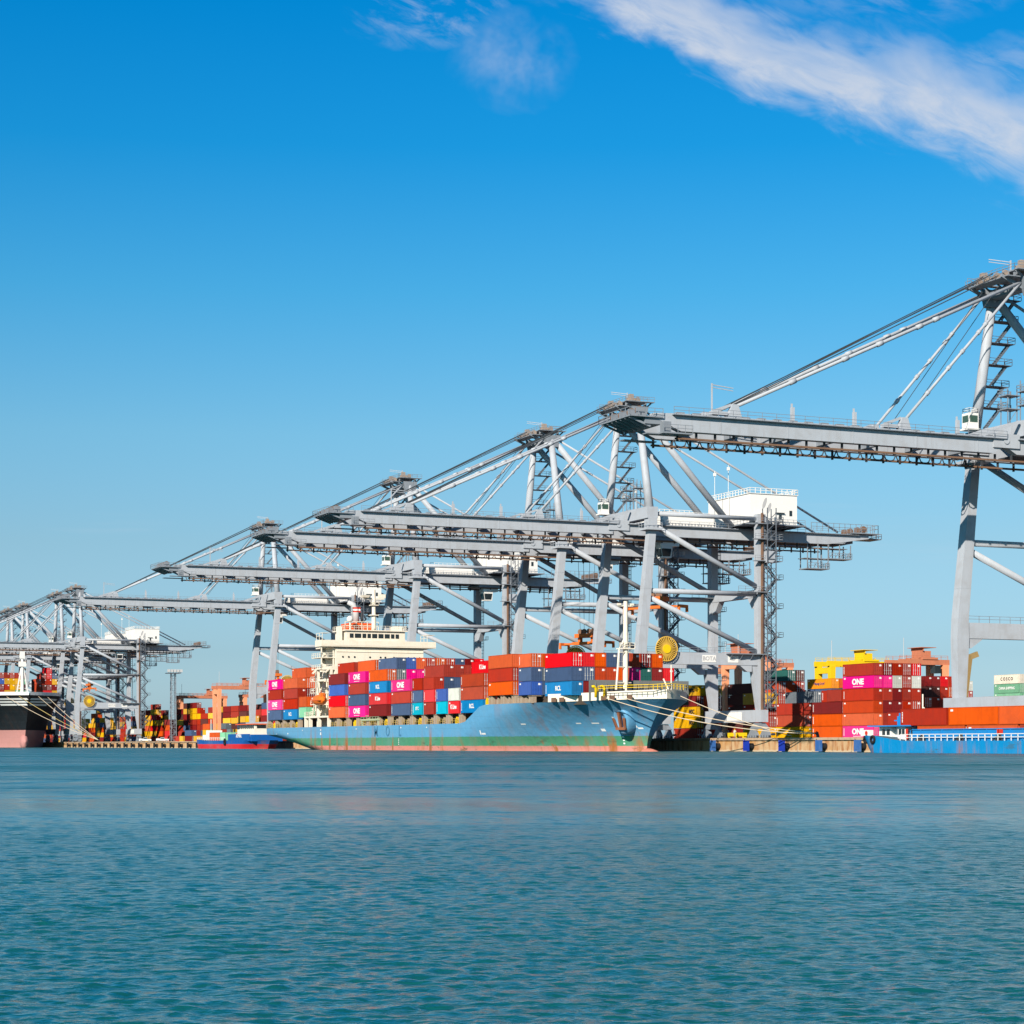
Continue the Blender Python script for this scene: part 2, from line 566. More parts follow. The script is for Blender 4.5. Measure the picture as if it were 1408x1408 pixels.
    rr = R0 * (R1 / R0) ** np.linspace(0, 1, NR)
    aa = np.linspace(-HALF, HALF, NA)
    rg, ag = np.meshgrid(rr, aa, indexing='ij')
    th = math.pi / 2 - YAW - ag
    X, Y = rg * np.cos(th), rg * np.sin(th)
    rs = np.random.RandomState(11)
    Z = np.zeros_like(X)
    cell = rg * (math.log(R1 / R0) / NR)
    main = math.pi / 2 - YAW + R(12)          # ripples come roughly towards the camera
    N = 90
    for i in range(N):
        lam = .07 * (1.2 / .07) ** (i / (N - 1.0)) * rs.uniform(.92, 1.08)
        k = 2 * math.pi / lam
        dirn = main + rs.normal(0, .55 if lam > .3 else .8)
        slope = WAVE_SLOPE * math.exp(-((math.log(lam / .19)) / .9) ** 2)
        fade = np.clip((lam / cell - 2.5) / 3.5, 0, 1)
        arg = k * (X * math.cos(dirn) + Y * math.sin(dirn)) + rs.uniform(0, 6.28)
        a1, a2 = rs.uniform(.15, 1.1, 2)
        env = .55 + .45 * np.sin(X * a1 + Y * a2 + rs.uniform(0, 6)) * np.sin(X * a2 * .7 - Y * a1 * .6 + rs.uniform(0, 6))
        Z += slope / k * fade * env * (np.sin(arg) + .25 * np.sin(2 * arg + 1.57))
    Z *= np.clip((HALF - np.abs(ag)) / R(2), 0, 1) * np.clip((R1 - rg) / 65, 0, 1) * np.clip((rg - R0) / 1.5, 0, 1)
    verts = np.stack([X, Y, Z], -1).reshape(-1, 3)
    idx = np.arange(NR * NA).reshape(NR, NA)
    q = np.stack([idx[:-1, :-1], idx[:-1, 1:], idx[1:, 1:], idx[1:, :-1]], -1).reshape(-1, 4)
    extra, polys = [], []
    base = NR * NA
    def far_v(t, r):
        extra.append((r * math.cos(t), r * math.sin(t), 0))
        return base + len(extra) - 1
    o_far = [far_v(math.pi / 2 - YAW - a, 9000) for a in aa]
    for j in range(NA - 1):
        polys.append([int(idx[-1, j]), int(idx[-1, j + 1]), o_far[j + 1], o_far[j]])
    steps = 24
    arc_far, arc_near = [o_far[0]], [int(idx[0, 0])]
    for k in range(1, steps):
        t = math.pi / 2 - YAW + HALF + (2 * math.pi - 2 * HALF) * k / steps
        arc_far.append(far_v(t, 9000)); arc_near.append(far_v(t, R0))
    arc_far.append(o_far[-1]); arc_near.append(int(idx[0, -1]))
    for k in range(steps):
        a0, a1, b0, b1 = arc_near[k], arc_near[k + 1], arc_far[k], arc_far[k + 1]
        if k == 0:
            polys.append([int(idx[r_, 0]) for r_ in range(NR)] + [b0, b1, a1])
        elif k == steps - 1:
            polys.append([a0, b0, b1] + [int(idx[r_, -1]) for r_ in range(NR - 1, -1, -1)])
        else:
            polys.append([a0, b0, b1, a1])
    polys.append(arc_near[1:-1] + [int(x) for x in idx[0, ::-1]])
    me = bpy.data.meshes.new('water')
    allv = np.concatenate([verts, np.array(extra)])
    me.vertices.add(len(allv))
    me.vertices.foreach_set('co', allv.astype(np.float32).ravel())
    flat = np.concatenate([q.ravel(), np.array([x for p_ in polys for x in p_])])
    tot = np.concatenate([np.full(len(q), 4), np.array([len(p_) for p_ in polys])])
    me.loops.add(len(flat))
    me.loops.foreach_set('vertex_index', flat.astype(np.int32))
    me.polygons.add(len(tot))
    me.polygons.foreach_set('loop_start', np.concatenate([[0], np.cumsum(tot)[:-1]]).astype(np.int32))
    me.polygons.foreach_set('use_smooth', [True] * len(tot))
    me.update(calc_edges=True)
    me.validate()
    if me.polygons[1000].normal.z < 0:
        me.flip_normals()
    me.materials.append(m)
    link('water', me)['kind'] = 'structure'
WATER_A, WATER_B = (.003, .072, .076), (.005, .088, .095)
WAVE_SLOPE = .046
water()

# ------------------------------------------------------------------ ship-to-shore cranes
CX0 = 218.25        # root: middle of the rail gauge
HW = 10.5           # half leg spacing along the quay
def crane_proto():
    root = empty('gantry_crane', (CX0, 0, QZ), 'tmp', 'gantry crane', 'ship-to-shore gantry cranes along the quay')
    off = (CX0, 0, QZ)
    def P(mb, name, mat=CRANE, parent=root, smooth=False):
        return mb.build(name, mat, parent, off, smooth)
    WX, LX = 203.0, 233.5
    for s in (-1, 1):
        y = s * HW
        # waterside leg: tapered lower part, kink above the portal, leaning inland to the top
        mb = MB()
        mb.frust((WX - .1, WX + 1.5, y - .85, y + .85, 9.0), (WX - .35, WX + 2.0, y - .95, y + .95, 18.6))
        mb.frust((WX - .35, WX + 2.0, y - .95, y + .95, 18.603), (WX - .2, WX + 1.9, y - .95, y + .95, 22.0))
        mb.frust((WX - .2, WX + 1.9, y - .95, y + .95, 22.003), (205.6, 207.2, y - .9, y + .9, 47.6))
        for z in (27.0, 35.0, 42.0):
            f = (z - 22) / 25.6
            mb.box(WX - .22 + f * 2.8, WX + 1.92 + f * 2.3, y - .96, y + .96, z, z + .09)
        P(mb, 'leg')
        mb = MB()
        mb.frust((LX - .6, LX + .9, y - .85, y + .85, 9.0), (LX - 2.2, LX + .9, y - .9, y + .9, 18.6))
        mb.box(LX - .9, LX + .9, y - .9, y + .9, 18.603, 50.5)
        P(mb, 'leg')
        # portal beam between the legs of one side
        mb = MB()
        mb.box(WX + 1.9, LX - .92, y - .8, y + .8, 18.8, 21.4)
        mb.frust((WX + 2.0, WX + 2.6, y - .7, y + .7, 17.2), (WX + 2.0, WX + 5.0, y - .7, y + .7, 18.797))
        mb.frust((LX - 3.6, LX - 2.4, y - .7, y + .7, 17.4), (LX - 5.5, LX - 2.4, y - .7, y + .7, 18.797))
        pb = P(mb, 'portal_beam')
        mb = MB().rail([(WX + 2, y - .75, 21.403), (LX - 1.3, y - .75, 21.403)], 1.1, 2.0)
        mb.box(LX - 9.0, LX + 1.8, y - 2.1, y - .81, 21.15, 21.35)
        for k in range(4):
            mb.beam((LX - 8 + k * 2.6, y - .82, 20.0), (LX - 8 + k * 2.6, y - 2.0, 21.1), .15, .15)
        P(mb, 'walkway', CRANE_D, pb)
        # braces of one side
        for a, b, r in (((207.6, y, 51.3), (LX - 1.12, y, 51.3), .48), ((207.4, y, 48.6), (LX - 1.1, y, 36.4), .58),
                        ((205.5, y, 34.6), (LX - 1.1, y, 34.6), .55), ((205.6, y, 33.3), (LX - 1.0, y, 21.9), .58)):
            P(MB().tube([a, b], r, 12), 'brace', smooth=True)
        # gusset platform at brace level
        mb = MB().box(LX - 6.5, LX + 2.4, y - 2.0, y - 1.003, 34.9, 35.05)
        mb.rail([(LX - 6.5, y - 1.95, 35.06), (LX + 2.4, y - 1.95, 35.06)], 1.1, 1.5)
        P(mb, 'service_platform', CRANE_D)
        # collar platform round the waterside leg top
        mb = MB().box(206.3 - 1.9, 206.3 + 1.9, y - 1.9, y + 1.9, 47.62, 48.1)
        mb.rail([(206.3 - 1.9, y + 1.8, 48.1), (206.3 - 1.85, y - 1.85, 48.1), (206.3 + 1.85, y - 1.85, 48.1)], 1.1, 1.2)
        mb.box(206.3 - 1.0, 206.3 + 1.1, y - 1.05, y + 1.05, 48.103, 50.2)
        P(mb, 'leg_collar', CRANE)
        # bogies under both ends of each sill
        for X in (WX, LX):
            mb = MB()
            for k in (-1, 1):
                yc = y + k * 2.6
                mb.frust((X - .35, X + .35, yc - 1.9, yc + 1.9, QZ + .75), (X - .4, X + .4, yc - .6, yc + .6, QZ + 2.2))
                for j in (-1.55, -.55, .55, 1.55):
                    mb.cyl((X - .22, yc + j, QZ + .42), (X + .22, yc + j, QZ + .42), .40, 12, 1)
                    mb.box(X - .5, X - .36, yc + j - .3, yc + j + .3, QZ + .3, QZ + .9, 0)
            mb.frust((X - .5, X + .5, y - 3.6, y + 3.6, QZ + 2.21), (X - .6, X + .6, y - 1.4, y + 1.4, QZ + 3.6))
            mb.cyl((X, y + s * 5.3, QZ + 1.0), (X, y + s * 6.3, QZ + 1.0), .28, 10, 1)
            mb.build('bogie', [CRANE_D, DARK], root, off)
    for X in (WX, LX):
        mb = MB().box(X - .9, X + .9, -HW - 2.2, HW + 2.2, 6.3, 8.99)
        if X == LX:
            mb.box(X - 1.0, X - .903, -4.2, 2.2, 6.7, 8.6, 1)
        mb.build('sill_beam', [CRANE, WHITE], root, off)
    # cross beams along the quay: waterside top, landside top, landside mid with haunches
    P(MB().box(205.0, 207.6, -HW - .95, HW + .95, 50.22, 52.7), 'cross_beam')
    P(MB().box(LX - 1.05, LX + 1.05, -HW - .95, HW + .95, 50.52, 52.3), 'cross_beam')
    mb = MB().box(LX - .8, LX + .8, -HW + 1.003, HW - 1.003, 34.0, 35.6)
    for s in (-1, 1):
        mb.frust((LX - .7, LX + .7, s * (HW - 1.6) - .55, s * (HW - 1.6) + .55, 31.5), (LX - .7, LX + .7, s * (HW - 2.6) - 1.55, s * (HW - 2.6) + 1.55, 33.997))
    P(mb, 'cross_beam')
    # girders: boom over the water, main girder over the portal and the yard
    for s in (-1, 1):
        y = s * 4.0
        mb = MB()
        x0, x1 = 139.0, 201.3
        prof = [(x0, 48.9), (x0 + 4.5, 47.1), (x1 - 2.2, 47.1), (x1, 48.2), (x1, 49.7), (x0 + 4.5, 49.7), (x0, 49.5)]
        n = len(prof)
        vs = [(px, y - .65, pz) for px, pz in prof] + [(px, y + .65, pz) for px, pz in prof]
        fs = [tuple(range(n)), tuple(range(2 * n - 1, n - 1, -1))] + [(i, i + n, (i + 1) % n + n, (i + 1) % n) for i in range(n)]
        mb.add(vs, fs)
        for k in range(5):   # splice plates
            X = 150 + k * 11.5
            mb.box(X, X + .25, y - .68, y - .652, 47.15, 49.65)
        bg = P(mb, 'boom_girder')
        mb = MB()
        e = y + s * 1.3
        mb.box(x0 + 3, x1, min(y + s * .655, e), max(y + s * .655, e), 49.35, 49.45)
        mb.rail([(x0 + 3, e, 49.45), (x1, e, 49.45)], 1.1, 2.4, .03)
        for k in range(22):
            X = x0 + 4 + k * 2.75
            mb.box(X, X + 1.3, y - .3, y + .3, 49.72, 49.95)
        P(mb, 'walkway', CRANE_D, bg)
        mb = MB()
        x2, x3 = 201.6, 263.0
        prof = [(x2, 48.2), (x2 + 2, 47.1), (255, 47.1), (x3 + 3, 48.7), (x3 + 3, 49.6), (x2, 49.7)]
        n = len(prof)
        vs = [(px, y - .65, pz) for px, pz in prof] + [(px, y + .65, pz) for px, pz in prof]
        fs = [tuple(range(n)), tuple(range(2 * n - 1, n - 1, -1))] + [(i, i + n, (i + 1) % n + n, (i + 1) % n) for i in range(n)]
        mb.add(vs, fs)
        mg = P(mb, 'main_girder')
        mb = MB()
        mb.box(x2 + 2, x3, min(y + s * .655, e), max(y + s * .655, e), 49.35, 49.45)
        mb.rail([(209, e, 49.45), (231, e, 49.45)], 1.1, 2.4, .03)
        mb.rail([(244.5, e, 49.45), (x3 + 2, e, 49.45)], 1.1, 2.0, .03)
        P(mb, 'walkway', CRANE_D, mg)
        # trolley rail hung below on brackets
        mb = MB()
        yr = y - s * .2
        mb.box(143, 258, yr - .22, yr + .22, 46.0, 46.28, 0)
        X = 143.2
        while X < 258:
            mb.box(X, X + .28, yr - .14, yr + .14, 45.75, 47.09, 1)
            X += 3.15
        mb.build('trolley_rail', [RUST, DARK], root, off)
    X = 147.0
    while X < 262:
        if not 203 < X < 210:
            P(MB().box(X, X + .7, -3.34, 3.34, 47.6, 48.9), 'cross_tie', CRANE_D)
        X += 8.2
    mb = MB().box(205.5, 261.0, -2.6, 2.6, 47.3, 47.5)  # dark band added to deepen the girder underside, with machinery boxes on it
    for k in range(7):
        mb.box(211 + k * 7, 213.4 + k * 7, -2.4 + (k % 3) * .5, .6 + (k % 3) * .8, 47.51, 48.9 + (k % 2) * .5)
    P(mb, 'dark_girder_band', DARK)
    mb = MB()
    for k in range(26):     # hanging festoon cable loops
        X = 144 + k * 2.2
        mb.tube([(X, 2.6, 47.0), (X + .35, 2.6, 46.2), (X + 1.1, 2.6, 45.9), (X + 1.85, 2.6, 46.2), (X + 2.2, 2.6, 47.0)], .10, 5)
    P(mb, 'festoon_cable', DARK)
    # boom foot: hinge brackets between boom and main girder
    for s in (-1, 1):
        y = s * 4
        mb = MB()
        mb.box(199.0, 204.0, y - .95, y - .66, 48.0, 50.19)
        mb.box(199.0, 204.0, y + .66, y + .95, 48.0, 50.19)
        mb.beam((197, y, 49.75), (204.5, y, 52.4), .5, .5)
        mb.cyl((201.4, y - 1.1, 49.1), (201.4, y + 1.1, 49.1), .5, 12)
        P(mb, 'boom_hinge')
    # boom tip: platforms, sheave frame, buffers
    mb = MB()
    mb.box(135.0, 140.4, -5.0, 5.0, 48.8, 49.0).box(137.6, 140.4, -4.6, 4.6, 47.9, 48.797)
    for k in range(7):
        mb.beam((135.2, -4.3 + k * 1.42, 48.75), (138.6, -4.3 + k * 1.42, 47.6), .2, .3)
    mb.box(138.0, 143.5, -4.4, -3.0, 46.5, 46.65).box(138.0, 143.5, 3.0, 4.4, 46.5, 46.65)
    mb.rail([(140.3, 5.1, 49.0), (134.9, 5.1, 49.0), (134.9, -5.1, 49.0), (140.3, -5.1, 49.0)], 1.1, 1.3)
    for yy in (-4, -1.4, 1.4, 4):
        mb.cyl((137, yy - .16, 49.8), (137, yy + .16, 49.8), .7, 14, 1)
        mb.box(136.3, 137.7, yy - .4, yy - .2, 49.0, 50.3)
    mb.box(139.6, 144.5, -6.4, -4.8, 46.4, 46.6); mb.rail([(139.6, -6.4, 46.6), (144.5, -6.4, 46.6)], 1.1, 1.2)
    mb.box(140.0, 141.2, -5.9, -4.7, 46.61, 48.19)
    mb.build('boom_tip', [CRANE_D, RUST], root, off)
    # posts and stay anchors on the boom
    for s in (-1, 1):
        y = s * 4
        for X in (153.0, 183.0):
            mb = MB()
            mb.frust((X - 1.5, X + .9, y - .45, y + .45, 49.703), (X - .7, X + .3, y - .35, y + .35, 51.7))
            mb.box(X - 4.2, X - 1.6, y - .5, y + .5, 49.97, 50.5)
            mb.beam((X - 3.8, y, 50.5), (X - .8, y, 51.6), .3, .4)
            P(mb, 'stay_anchor')
    for X in (163.0, 174.0, 193.0):
        mb = MB()
        mb.box(X - .25, X + .25, -3.95, -3.45, 49.703, 52.0)
        mb.box(X - .12, X + .12, -3.6, -3.4, 52.0, 52.6)
        P(mb, 'mast_post')
    mb = MB()
    mb.box(148.9, 149.1, -4.1, -3.9, 49.703, 54.6)
    mb.beam((149, -4, 54.4), (152.6, -4, 54.1), .12, .12); mb.beam((149, -4, 54.0), (152.6, -4, 53.7), .1, .1)
    P(mb, 'mast_post')
    # A-frame tower
    for s in (-1, 1):
        P(MB().tube([(206.3, s * 9.9, 52.7), (206.3, s * 8.2, 60), (206.2, s * 5.0, 74.0)], [.95, .85, .75], 14), 'tower_leg', smooth=True)
        P(MB().tube([(207.2, s * 5.0, 73.6), (230.0, s * 4.3, 50.0)], .72, 14), 'backstay', smooth=True)
        P(MB().tube([(207.4, s * 4.6, 74.6), (258.0, s * 4.0, 50.0)], .26, 8), 'back_tie', smooth=True)
        for X, r in ((153.0, .27), (183.0, .24)):
            top = (204.4, s * 4.6, 74.4)
            mb = MB().tube([top, (X, s * 4.0, 51.4)], r, 8)
            tv = Vector(top); bv = Vector((X, s * 4.0, 51.4))
            for t in (.30, .36, .5, .62, .8):
                q = tv.lerp(bv, t); q2 = tv.lerp(bv, t + .02)
                mb.tube([q, q2], r + .12, 8)
            P(mb, 'forestay', smooth=True)
    for yy in (-2.6, -1.2, 1.2, 2.6):
        P(MB().tube([(201.6, yy, 76.2 if abs(yy) < 2 else 75.6), (153.5, yy * 1.1, 51.9)], .085, 5), 'wire_rope', WIRE)
    for yy in (-2.0, 2.0):
        P(MB().tube([(202.0, yy, 74.0), (184.5, yy, 51.6)], .06, 5), 'wire_rope', WIRE)
    # tower head with its sheave platforms
    mb = MB()
    mb.box(205.3, 207.2, -5.7, 5.7, 73.6, 75.0)
    for yy in (-4.6, -1.6, 1.6, 4.6):
        mb.beam((205.4, yy, 74.9), (203.4, yy, 76.2), .2, .25)
        mb.beam((207.0, yy, 74.9), (208.4, yy, 76.2), .2, .25)
        mb.box(203.5, 203.7, yy - .1, yy + .1, 75.15, 76.2)
    for s in (-1, 1):
        mb.frust((205.0, 207.6, s * 5.1 - .7, s * 5.1 + .7, 72.4), (204.2, 208.4, s * 5.1 - .5, s * 5.1 + .5, 75.2))
        mb.beam((204.4, s * 5.1, 75.2), (203.0, s * 5.6, 76.0), .25, .3).beam((208.2, s * 5.1, 75.2), (209.0, s * 5.6, 76.0), .25, .3)
        mb.box(202.4, 209.4, s * 6.0 - .6, s * 6.0 + .6, 76.01, 76.15)
        mb.rail([(202.4, s * 6.5, 76.15), (209.4, s * 6.5, 76.15)], 1.0, 1.4)
        mb.beam((204.9, s * 4.4, 73.6), (200.8, s * 4.4, 75.2), .4, .5)
    mb.box(201.2, 203.6, -5.6, 5.6, 75.0, 75.15)
    mb.rail([(201.3, -5.6, 75.15), (201.3, 5.6, 75.15)], 1.1, 1.4)
    mb.box(203.2, 208.8, -4.6, 4.6, 76.2, 76.4)
    for yy in (-4.2, 4.2):
        for X in (203.6, 208.3):
            mb.box(X - .18, X + .18, yy - .18, yy + .18, 75.4, 76.2)
    mb.rail([(203.3, -4.5, 76.4), (203.3, 4.5, 76.4)], 1.0, 1.4)
    mb.rail([(203.3, -4.5, 76.4), (208.7, -4.5, 76.4)], 1.0, 1.4)
    th = P(mb, 'tower_head', CRANE_D)
    shm = paint('rust_stained_sheave', (.36, .29, .24), .7, .6, (.14, .10, .08))
    for yy in (-3.4, -1.2, 1.2, 3.4):
        P(MB().cyl((202.4, yy - .15, 75.8), (202.4, yy + .15, 75.8), .65, 14), 'sheave', shm, th)
        P(MB().cyl((206.8, yy - .15, 77.0), (206.8, yy + .15, 77.0), .58, 14), 'sheave', shm, th)
    for yy in (-4.9, 4.9):
        P(MB().box(203.6, 205.2, yy - .6, yy + .6, 76.0, 77.0).box(203.9, 204.9, yy - .4, yy + .4, 77.0, 77.8), 'drive_unit', shm, th)
    mb = MB().box(205.9, 206.1, -.1, .1, 76.4, 79.0)
    mb.beam((206, 0, 78.7), (202.6, 1.2, 79.1), .12, .12)
    mb.beam((206, 0, 78.3), (202.6, 1.2, 78.7), .1, .1)
    P(mb, 'mast_post', CRANE, th)
    # stairs zig-zagging up the far tower leg
    mb = MB()
    for k in range(6):
        z0 = 53.5 + k * 3.4
        yl = 9.7 - (z0 - 52.7) * .235
        xa, xb = (208.0, 211.0)
        mb.box(206.9, 211.6, yl - 1.0, yl + .9, z0 + 3.3, z0 + 3.4)
        mb.rail([(206.9, yl - 1.0, z0 + 3.4), (211.6, yl - 1.0, z0 + 3.4), (211.6, yl + .9, z0 + 3.4)], 1.0, 1.2)
        mb.beam((208.0, yl - .5, z0), (210.9, yl - .5, z0 + 3.3), .08, .28)
        mb.beam((208.0, yl + .3, z0), (210.9, yl + .3, z0 + 3.3), .08, .28)
        for t in range(9):
            f = (t + .5) / 9
            mb.box(208.0 + 2.9 * f - .14, 208.0 + 2.9 * f + .14, yl - .46, yl + .26, z0 + 3.3 * f - .03, z0 + 3.3 * f + .03)
    P(mb, 'tower_stair', STAIR)
    # light scaffolds standing on the cross beam
    for yy in (1.5, -3.5):
        mb = MB()
        for dx in (0, 1.8):
            for dy in (0, 1.8):
                mb.box(206.6 + dx - .07, 206.6 + dx + .07, yy + dy - .07, yy + dy + .07, 52.7, 59.5 if yy < 0 else 58.6)
        for z in (55.4, 57.6):
            mb.box(206.2, 208.9, yy - .4, yy + 2.2, z, z + .12)
            mb.rail([(206.2, yy - .4, z + .12), (206.2, yy + 2.2, z + .12), (208.9, yy + 2.2, z + .12)], 1.0, 1.1)
        mb.beam((206.6, yy, 53), (208.4, yy, 55.4), .08, .08)
        P(mb, 'scaffold_tower', CRANE_D)
    # boom operator's white cabin on the cross beam
    mb = MB().box(203.2, 205.1, 7.2, 9.1, 53.0, 55.5).box(202.9, 205.4, 6.9, 9.4, 52.72, 52.98)
    mb.rail([(203.3, 7.3, 55.5), (203.3, 9.0, 55.5), (205.0, 9.0, 55.5), (205.0, 7.3, 55.5), (203.3, 7.3, 55.5)], .8, 1.0, .04)
    cb = P(mb, 'checker_cabin', WHITE)
    mb = MB().box(203.16, 203.197, 7.4, 8.9, 54.0, 55.1).box(203.4, 204.9, 7.16, 7.197, 54.0, 55.1)
    P(mb, 'window', GREENGLASS, cb)
    # machinery house
    mb = MB().box(231.6, 243.7, -9.6, 9.2, 50.4, 57.0)
    mb.box(231.4, 243.9, -9.8, 9.4, 57.003, 57.15)
    mb.box(230.2, 245.6, -10.4, 9.9, 50.1, 50.37, 1)
    for X in (234.9, 238, 241, 243.4):
        mb.box(X, X + .4, -9.0, 9.0, 49.72, 50.08, 1)
    mh = mb.build('machinery_house', [WHITE, CRANE_D], root, off)
    mb = MB().rail([(231.5, 9.3, 57.15), (231.5, -9.7, 57.15), (243.8, -9.7, 57.15), (243.8, 9.3, 57.15)], 1.15, 1.25, .06)
    P(mb, 'roof_railing', WHITE, mh)
    P(MB().box(239.0, 239.7, -9.66, -9.603, 51.4, 52.6).box(238.0, 240.3, -10.1, -9.603, 52.9, 53.0), 'door', GLASS, mh)
    P(MB().box(241.7, 242.4, -9.66, -9.603, 52.4, 53.6), 'window', GLASS, mh)
    mb = MB()
    for cx_, cz_ in ((235.3, 55.0), (236.4, 53.9)):
        vs, n = [], 16
        for k in range(n):
            t = 2 * math.pi * k / n
            ex, ez = .42 * math.cos(t), 1.25 * math.sin(t)
            vs.append((cx_ + ex + ez * .35, -9.63, cz_ + ez))
        mb.add(vs, [tuple(range(n))])
    P(mb, 'emblem', GREYLET, mh)
    mb = MB().rail([(230.4, 9.8, 50.37), (230.4, -10.3, 50.37), (245.4, -10.3, 50.37)], 1.1, 1.4, .035)
    P(mb, 'walkway', CRANE_D, mh)
    # low electrical house on the girders
    mb = MB().box(213.5, 226.5, -2.4, 5.2, 49.95, 52.0)
    eh = P(mb, 'electrical_house', WHITE)
    P(MB().rail([(213.5, -3.2, 49.8), (226.5, -3.2, 49.8)], 1.2, .8, .04).rail([(213.6, -2.3, 52.0), (226.4, -2.3, 52.0)], 1.0, 1.2, .04), 'roof_railing', WHITE, eh)
    for X, h in ((227.5, 13.0), (231.0, 14.5)):
        P(MB().cyl((X, -1, 49.8), (X, -1, 49.8 + h), .06, 6).box(X - .25, X + .25, -1.25, -.75, 49.8 + h - 1.2, 49.8 + h - .5), 'aerial', WHITE)
    # elevator shaft and stair tower beside the near landside leg
    mb = MB()
    mb.box(LX - .25, LX + .08, -HW - 1.5, -HW - .92, 9.0, 52.5, 1)
    for X in (LX + .15, LX + 2.35):
        for y in (-HW - 3.1, -HW - 1.0):
            mb.box(X - .09, X + .09, y - .09, y + .09, 9.0, 53.5)
    z = 9.4
    while z < 52:
        mb.box(LX + .15, LX + 2.35, -HW - 3.1, -HW - 3.0, z, z + .12)
        mb.box(LX + .15, LX + 2.35, -HW - 1.1, -HW - 1.0, z, z + .12)
        mb.beam((LX + .15, -HW - 3.1, z), (LX + 2.35, -HW - 3.1, z + 2.0), .12, .12)
        mb.beam((LX + 2.35, -HW - 1.0, z), (LX + .15, -HW - 1.0, z + 2.0), .12, .12)
        z += 2.05
    mb.box(LX + .3, LX + 2.2, -HW - 2.9, -HW - 1.2, 41.5, 44.0, 2)
    mb.build('elevator_shaft', [STAIR, RUST, CRANE], root, off)
    mb = MB()
    z, k = 9.2, 0
    while z < 49:
        yy = -HW - .6
        x0, x1 = (LX + 1.4, LX + 4.4)
        a, b = ((x0, x1) if k % 2 == 0 else (x1, x0))
        mb.beam((a, yy + .3, z), (b, yy + .3, z + 3.2), .1, .3)
        mb.beam((a, yy + 1.2, z), (b, yy + 1.2, z + 3.2), .1, .3)
        mb.beam((a, yy + .3, z + 1.0), (b, yy + .3, z + 4.2), .07, .07)
        for t in range(9):
            f = (t + .5) / 9
            X = a + (b - a) * f
            mb.box(X - .15, X + .15, yy + .36, yy + 1.14, z + 3.2 * f - .03, z + 3.2 * f + .03)
        mb.box(min(b, b + (1.2 if k % 2 == 0 else -1.2)), max(b, b + (1.2 if k % 2 == 0 else -1.2)), yy - .2, yy + 1.6, z + 3.12, z + 3.22)
        e = b + (1.2 if k % 2 == 0 else -1.2)
        mb.rail([(b, yy - .2, z + 3.22), (e, yy - .2, z + 3.22), (e, yy + 1.6, z + 3.22)], 1.05, 1.0)
        z += 3.2
        k += 1
    P(mb, 'stair_tower', STAIR)
    # far landside leg ladder
    mb = MB()
    for z in range(10, 48, 1):
        mb.box(LX + 1.2, LX + 1.9, HW - .35, HW + .35, z, z + .08)
    for yy in (-.35, .35):
        mb.box(LX + 1.8, LX + 1.9, HW + yy - .05, HW + yy + .05, 9.5, 48)
    for z in (16, 24, 32, 40, 46):
        mb.box(LX + 1.12, LX + 3.0, HW - 1.0, HW + 1.0, z, z + .12)
        mb.rail([(LX + 3.0, HW - 1.0, z + .12), (LX + 3.0, HW + 1.0, z + .12)], 1.0, 1.0)
    P(mb, 'ladder', STAIR)
    # platforms round the top of the near landside leg
    mb = MB()
    for z in (41.8, 46.6, 50.0):
        mb.box(LX - 2.4, LX + 4.6, -HW - 2.2, -HW - 1.003, z, z + .15)
        mb.box(LX + 1.12, LX + 4.6, -HW - 1.0, -HW + 2.2, z, z + .15)
        mb.rail([(LX - 2.4, -HW - 2.2, z + .15), (LX + 4.6, -HW - 2.2, z + .15), (LX + 4.6, -HW + 2.2, z + .15)], 1.1, 1.2)
    P(mb, 'service_platform', CRANE_D)
    # backreach: end sheaves and hanging maintenance cages
    mb = MB()
    mb.box(261.0, 268.2, -5.6, 5.6, 49.72, 49.9)
    mb.box(266.2, 271.0, -2.5, 2.5, 48.9, 49.1)
    mb.rail([(250, -5.5, 49.9), (268, -5.5, 49.9), (268, 5.5, 49.9)], 1.9, 1.5, .05)
    mb.rail([(268.2, -2.4, 49.1), (271, -2.4, 49.1), (271, 2.4, 49.1)], 1.1, 1.0, .05)
    for yy in (-4, -1.5, 1.5, 4):
        mb.cyl((265, yy - .15, 50.9), (265, yy + .15, 50.9), .8, 12, 1)
        mb.box(264.3, 265.7, yy + .2, yy + .4, 49.9, 51.6)
    mb.build('end_platform', [CRANE_D, RUST], root, off)
    mb = MB()
    for (xa, xb, z0) in ((249.0, 254.5, 41.2), (254.6, 260.5, 43.6)):
        for X in (xa, (xa + xb) / 2, xb):
            for yy in (-5.5, -2.5):
                mb.box(X - .1, X + .1, yy - .1, yy + .1, z0, 46.9)
        mb.box(xa - .2, xb + .2, -5.8, -2.2, z0, z0 + .2)
        mb.rail([(xa - .2, -5.8, z0 + .2), (xb + .2, -5.8, z0 + .2), (xb + .2, -2.2, z0 + .2)], 1.2, .9, .045)
        for k in range(4):
            X = xa + (xb - xa) * k / 4
            mb.beam((X, -5.5, z0), (X + (xb - xa) / 4, -5.5, z0 + 1.9), .08, .08)
        mb.box(xa - .6, xb - .6, -5.2, -2.4, z0 + 2.4, z0 + 2.55)
    P(mb, 'maintenance_cage', CRANE_D)
    # cable reel on the portal beam
    mb = MB()
    n = 32
    cxr, czr = 209.3, 22.0
    for k in range(n):
        t = 2 * math.pi * k / n
        mb.beam((cxr + .9 * math.cos(t), -HW - 1.75, czr + .9 * math.sin(t)), (cxr + 2.6 * math.cos(t), -HW - 1.75, czr + 2.6 * math.sin(t)), .16, .12, 0, up=(0, 1, 0))
    ring = [(cxr + 2.62 * math.cos(2 * math.pi * k / 36), -HW - 1.7, czr + 2.62 * math.sin(2 * math.pi * k / 36)) for k in range(37)]
    mb.tube(ring, .12, 6)
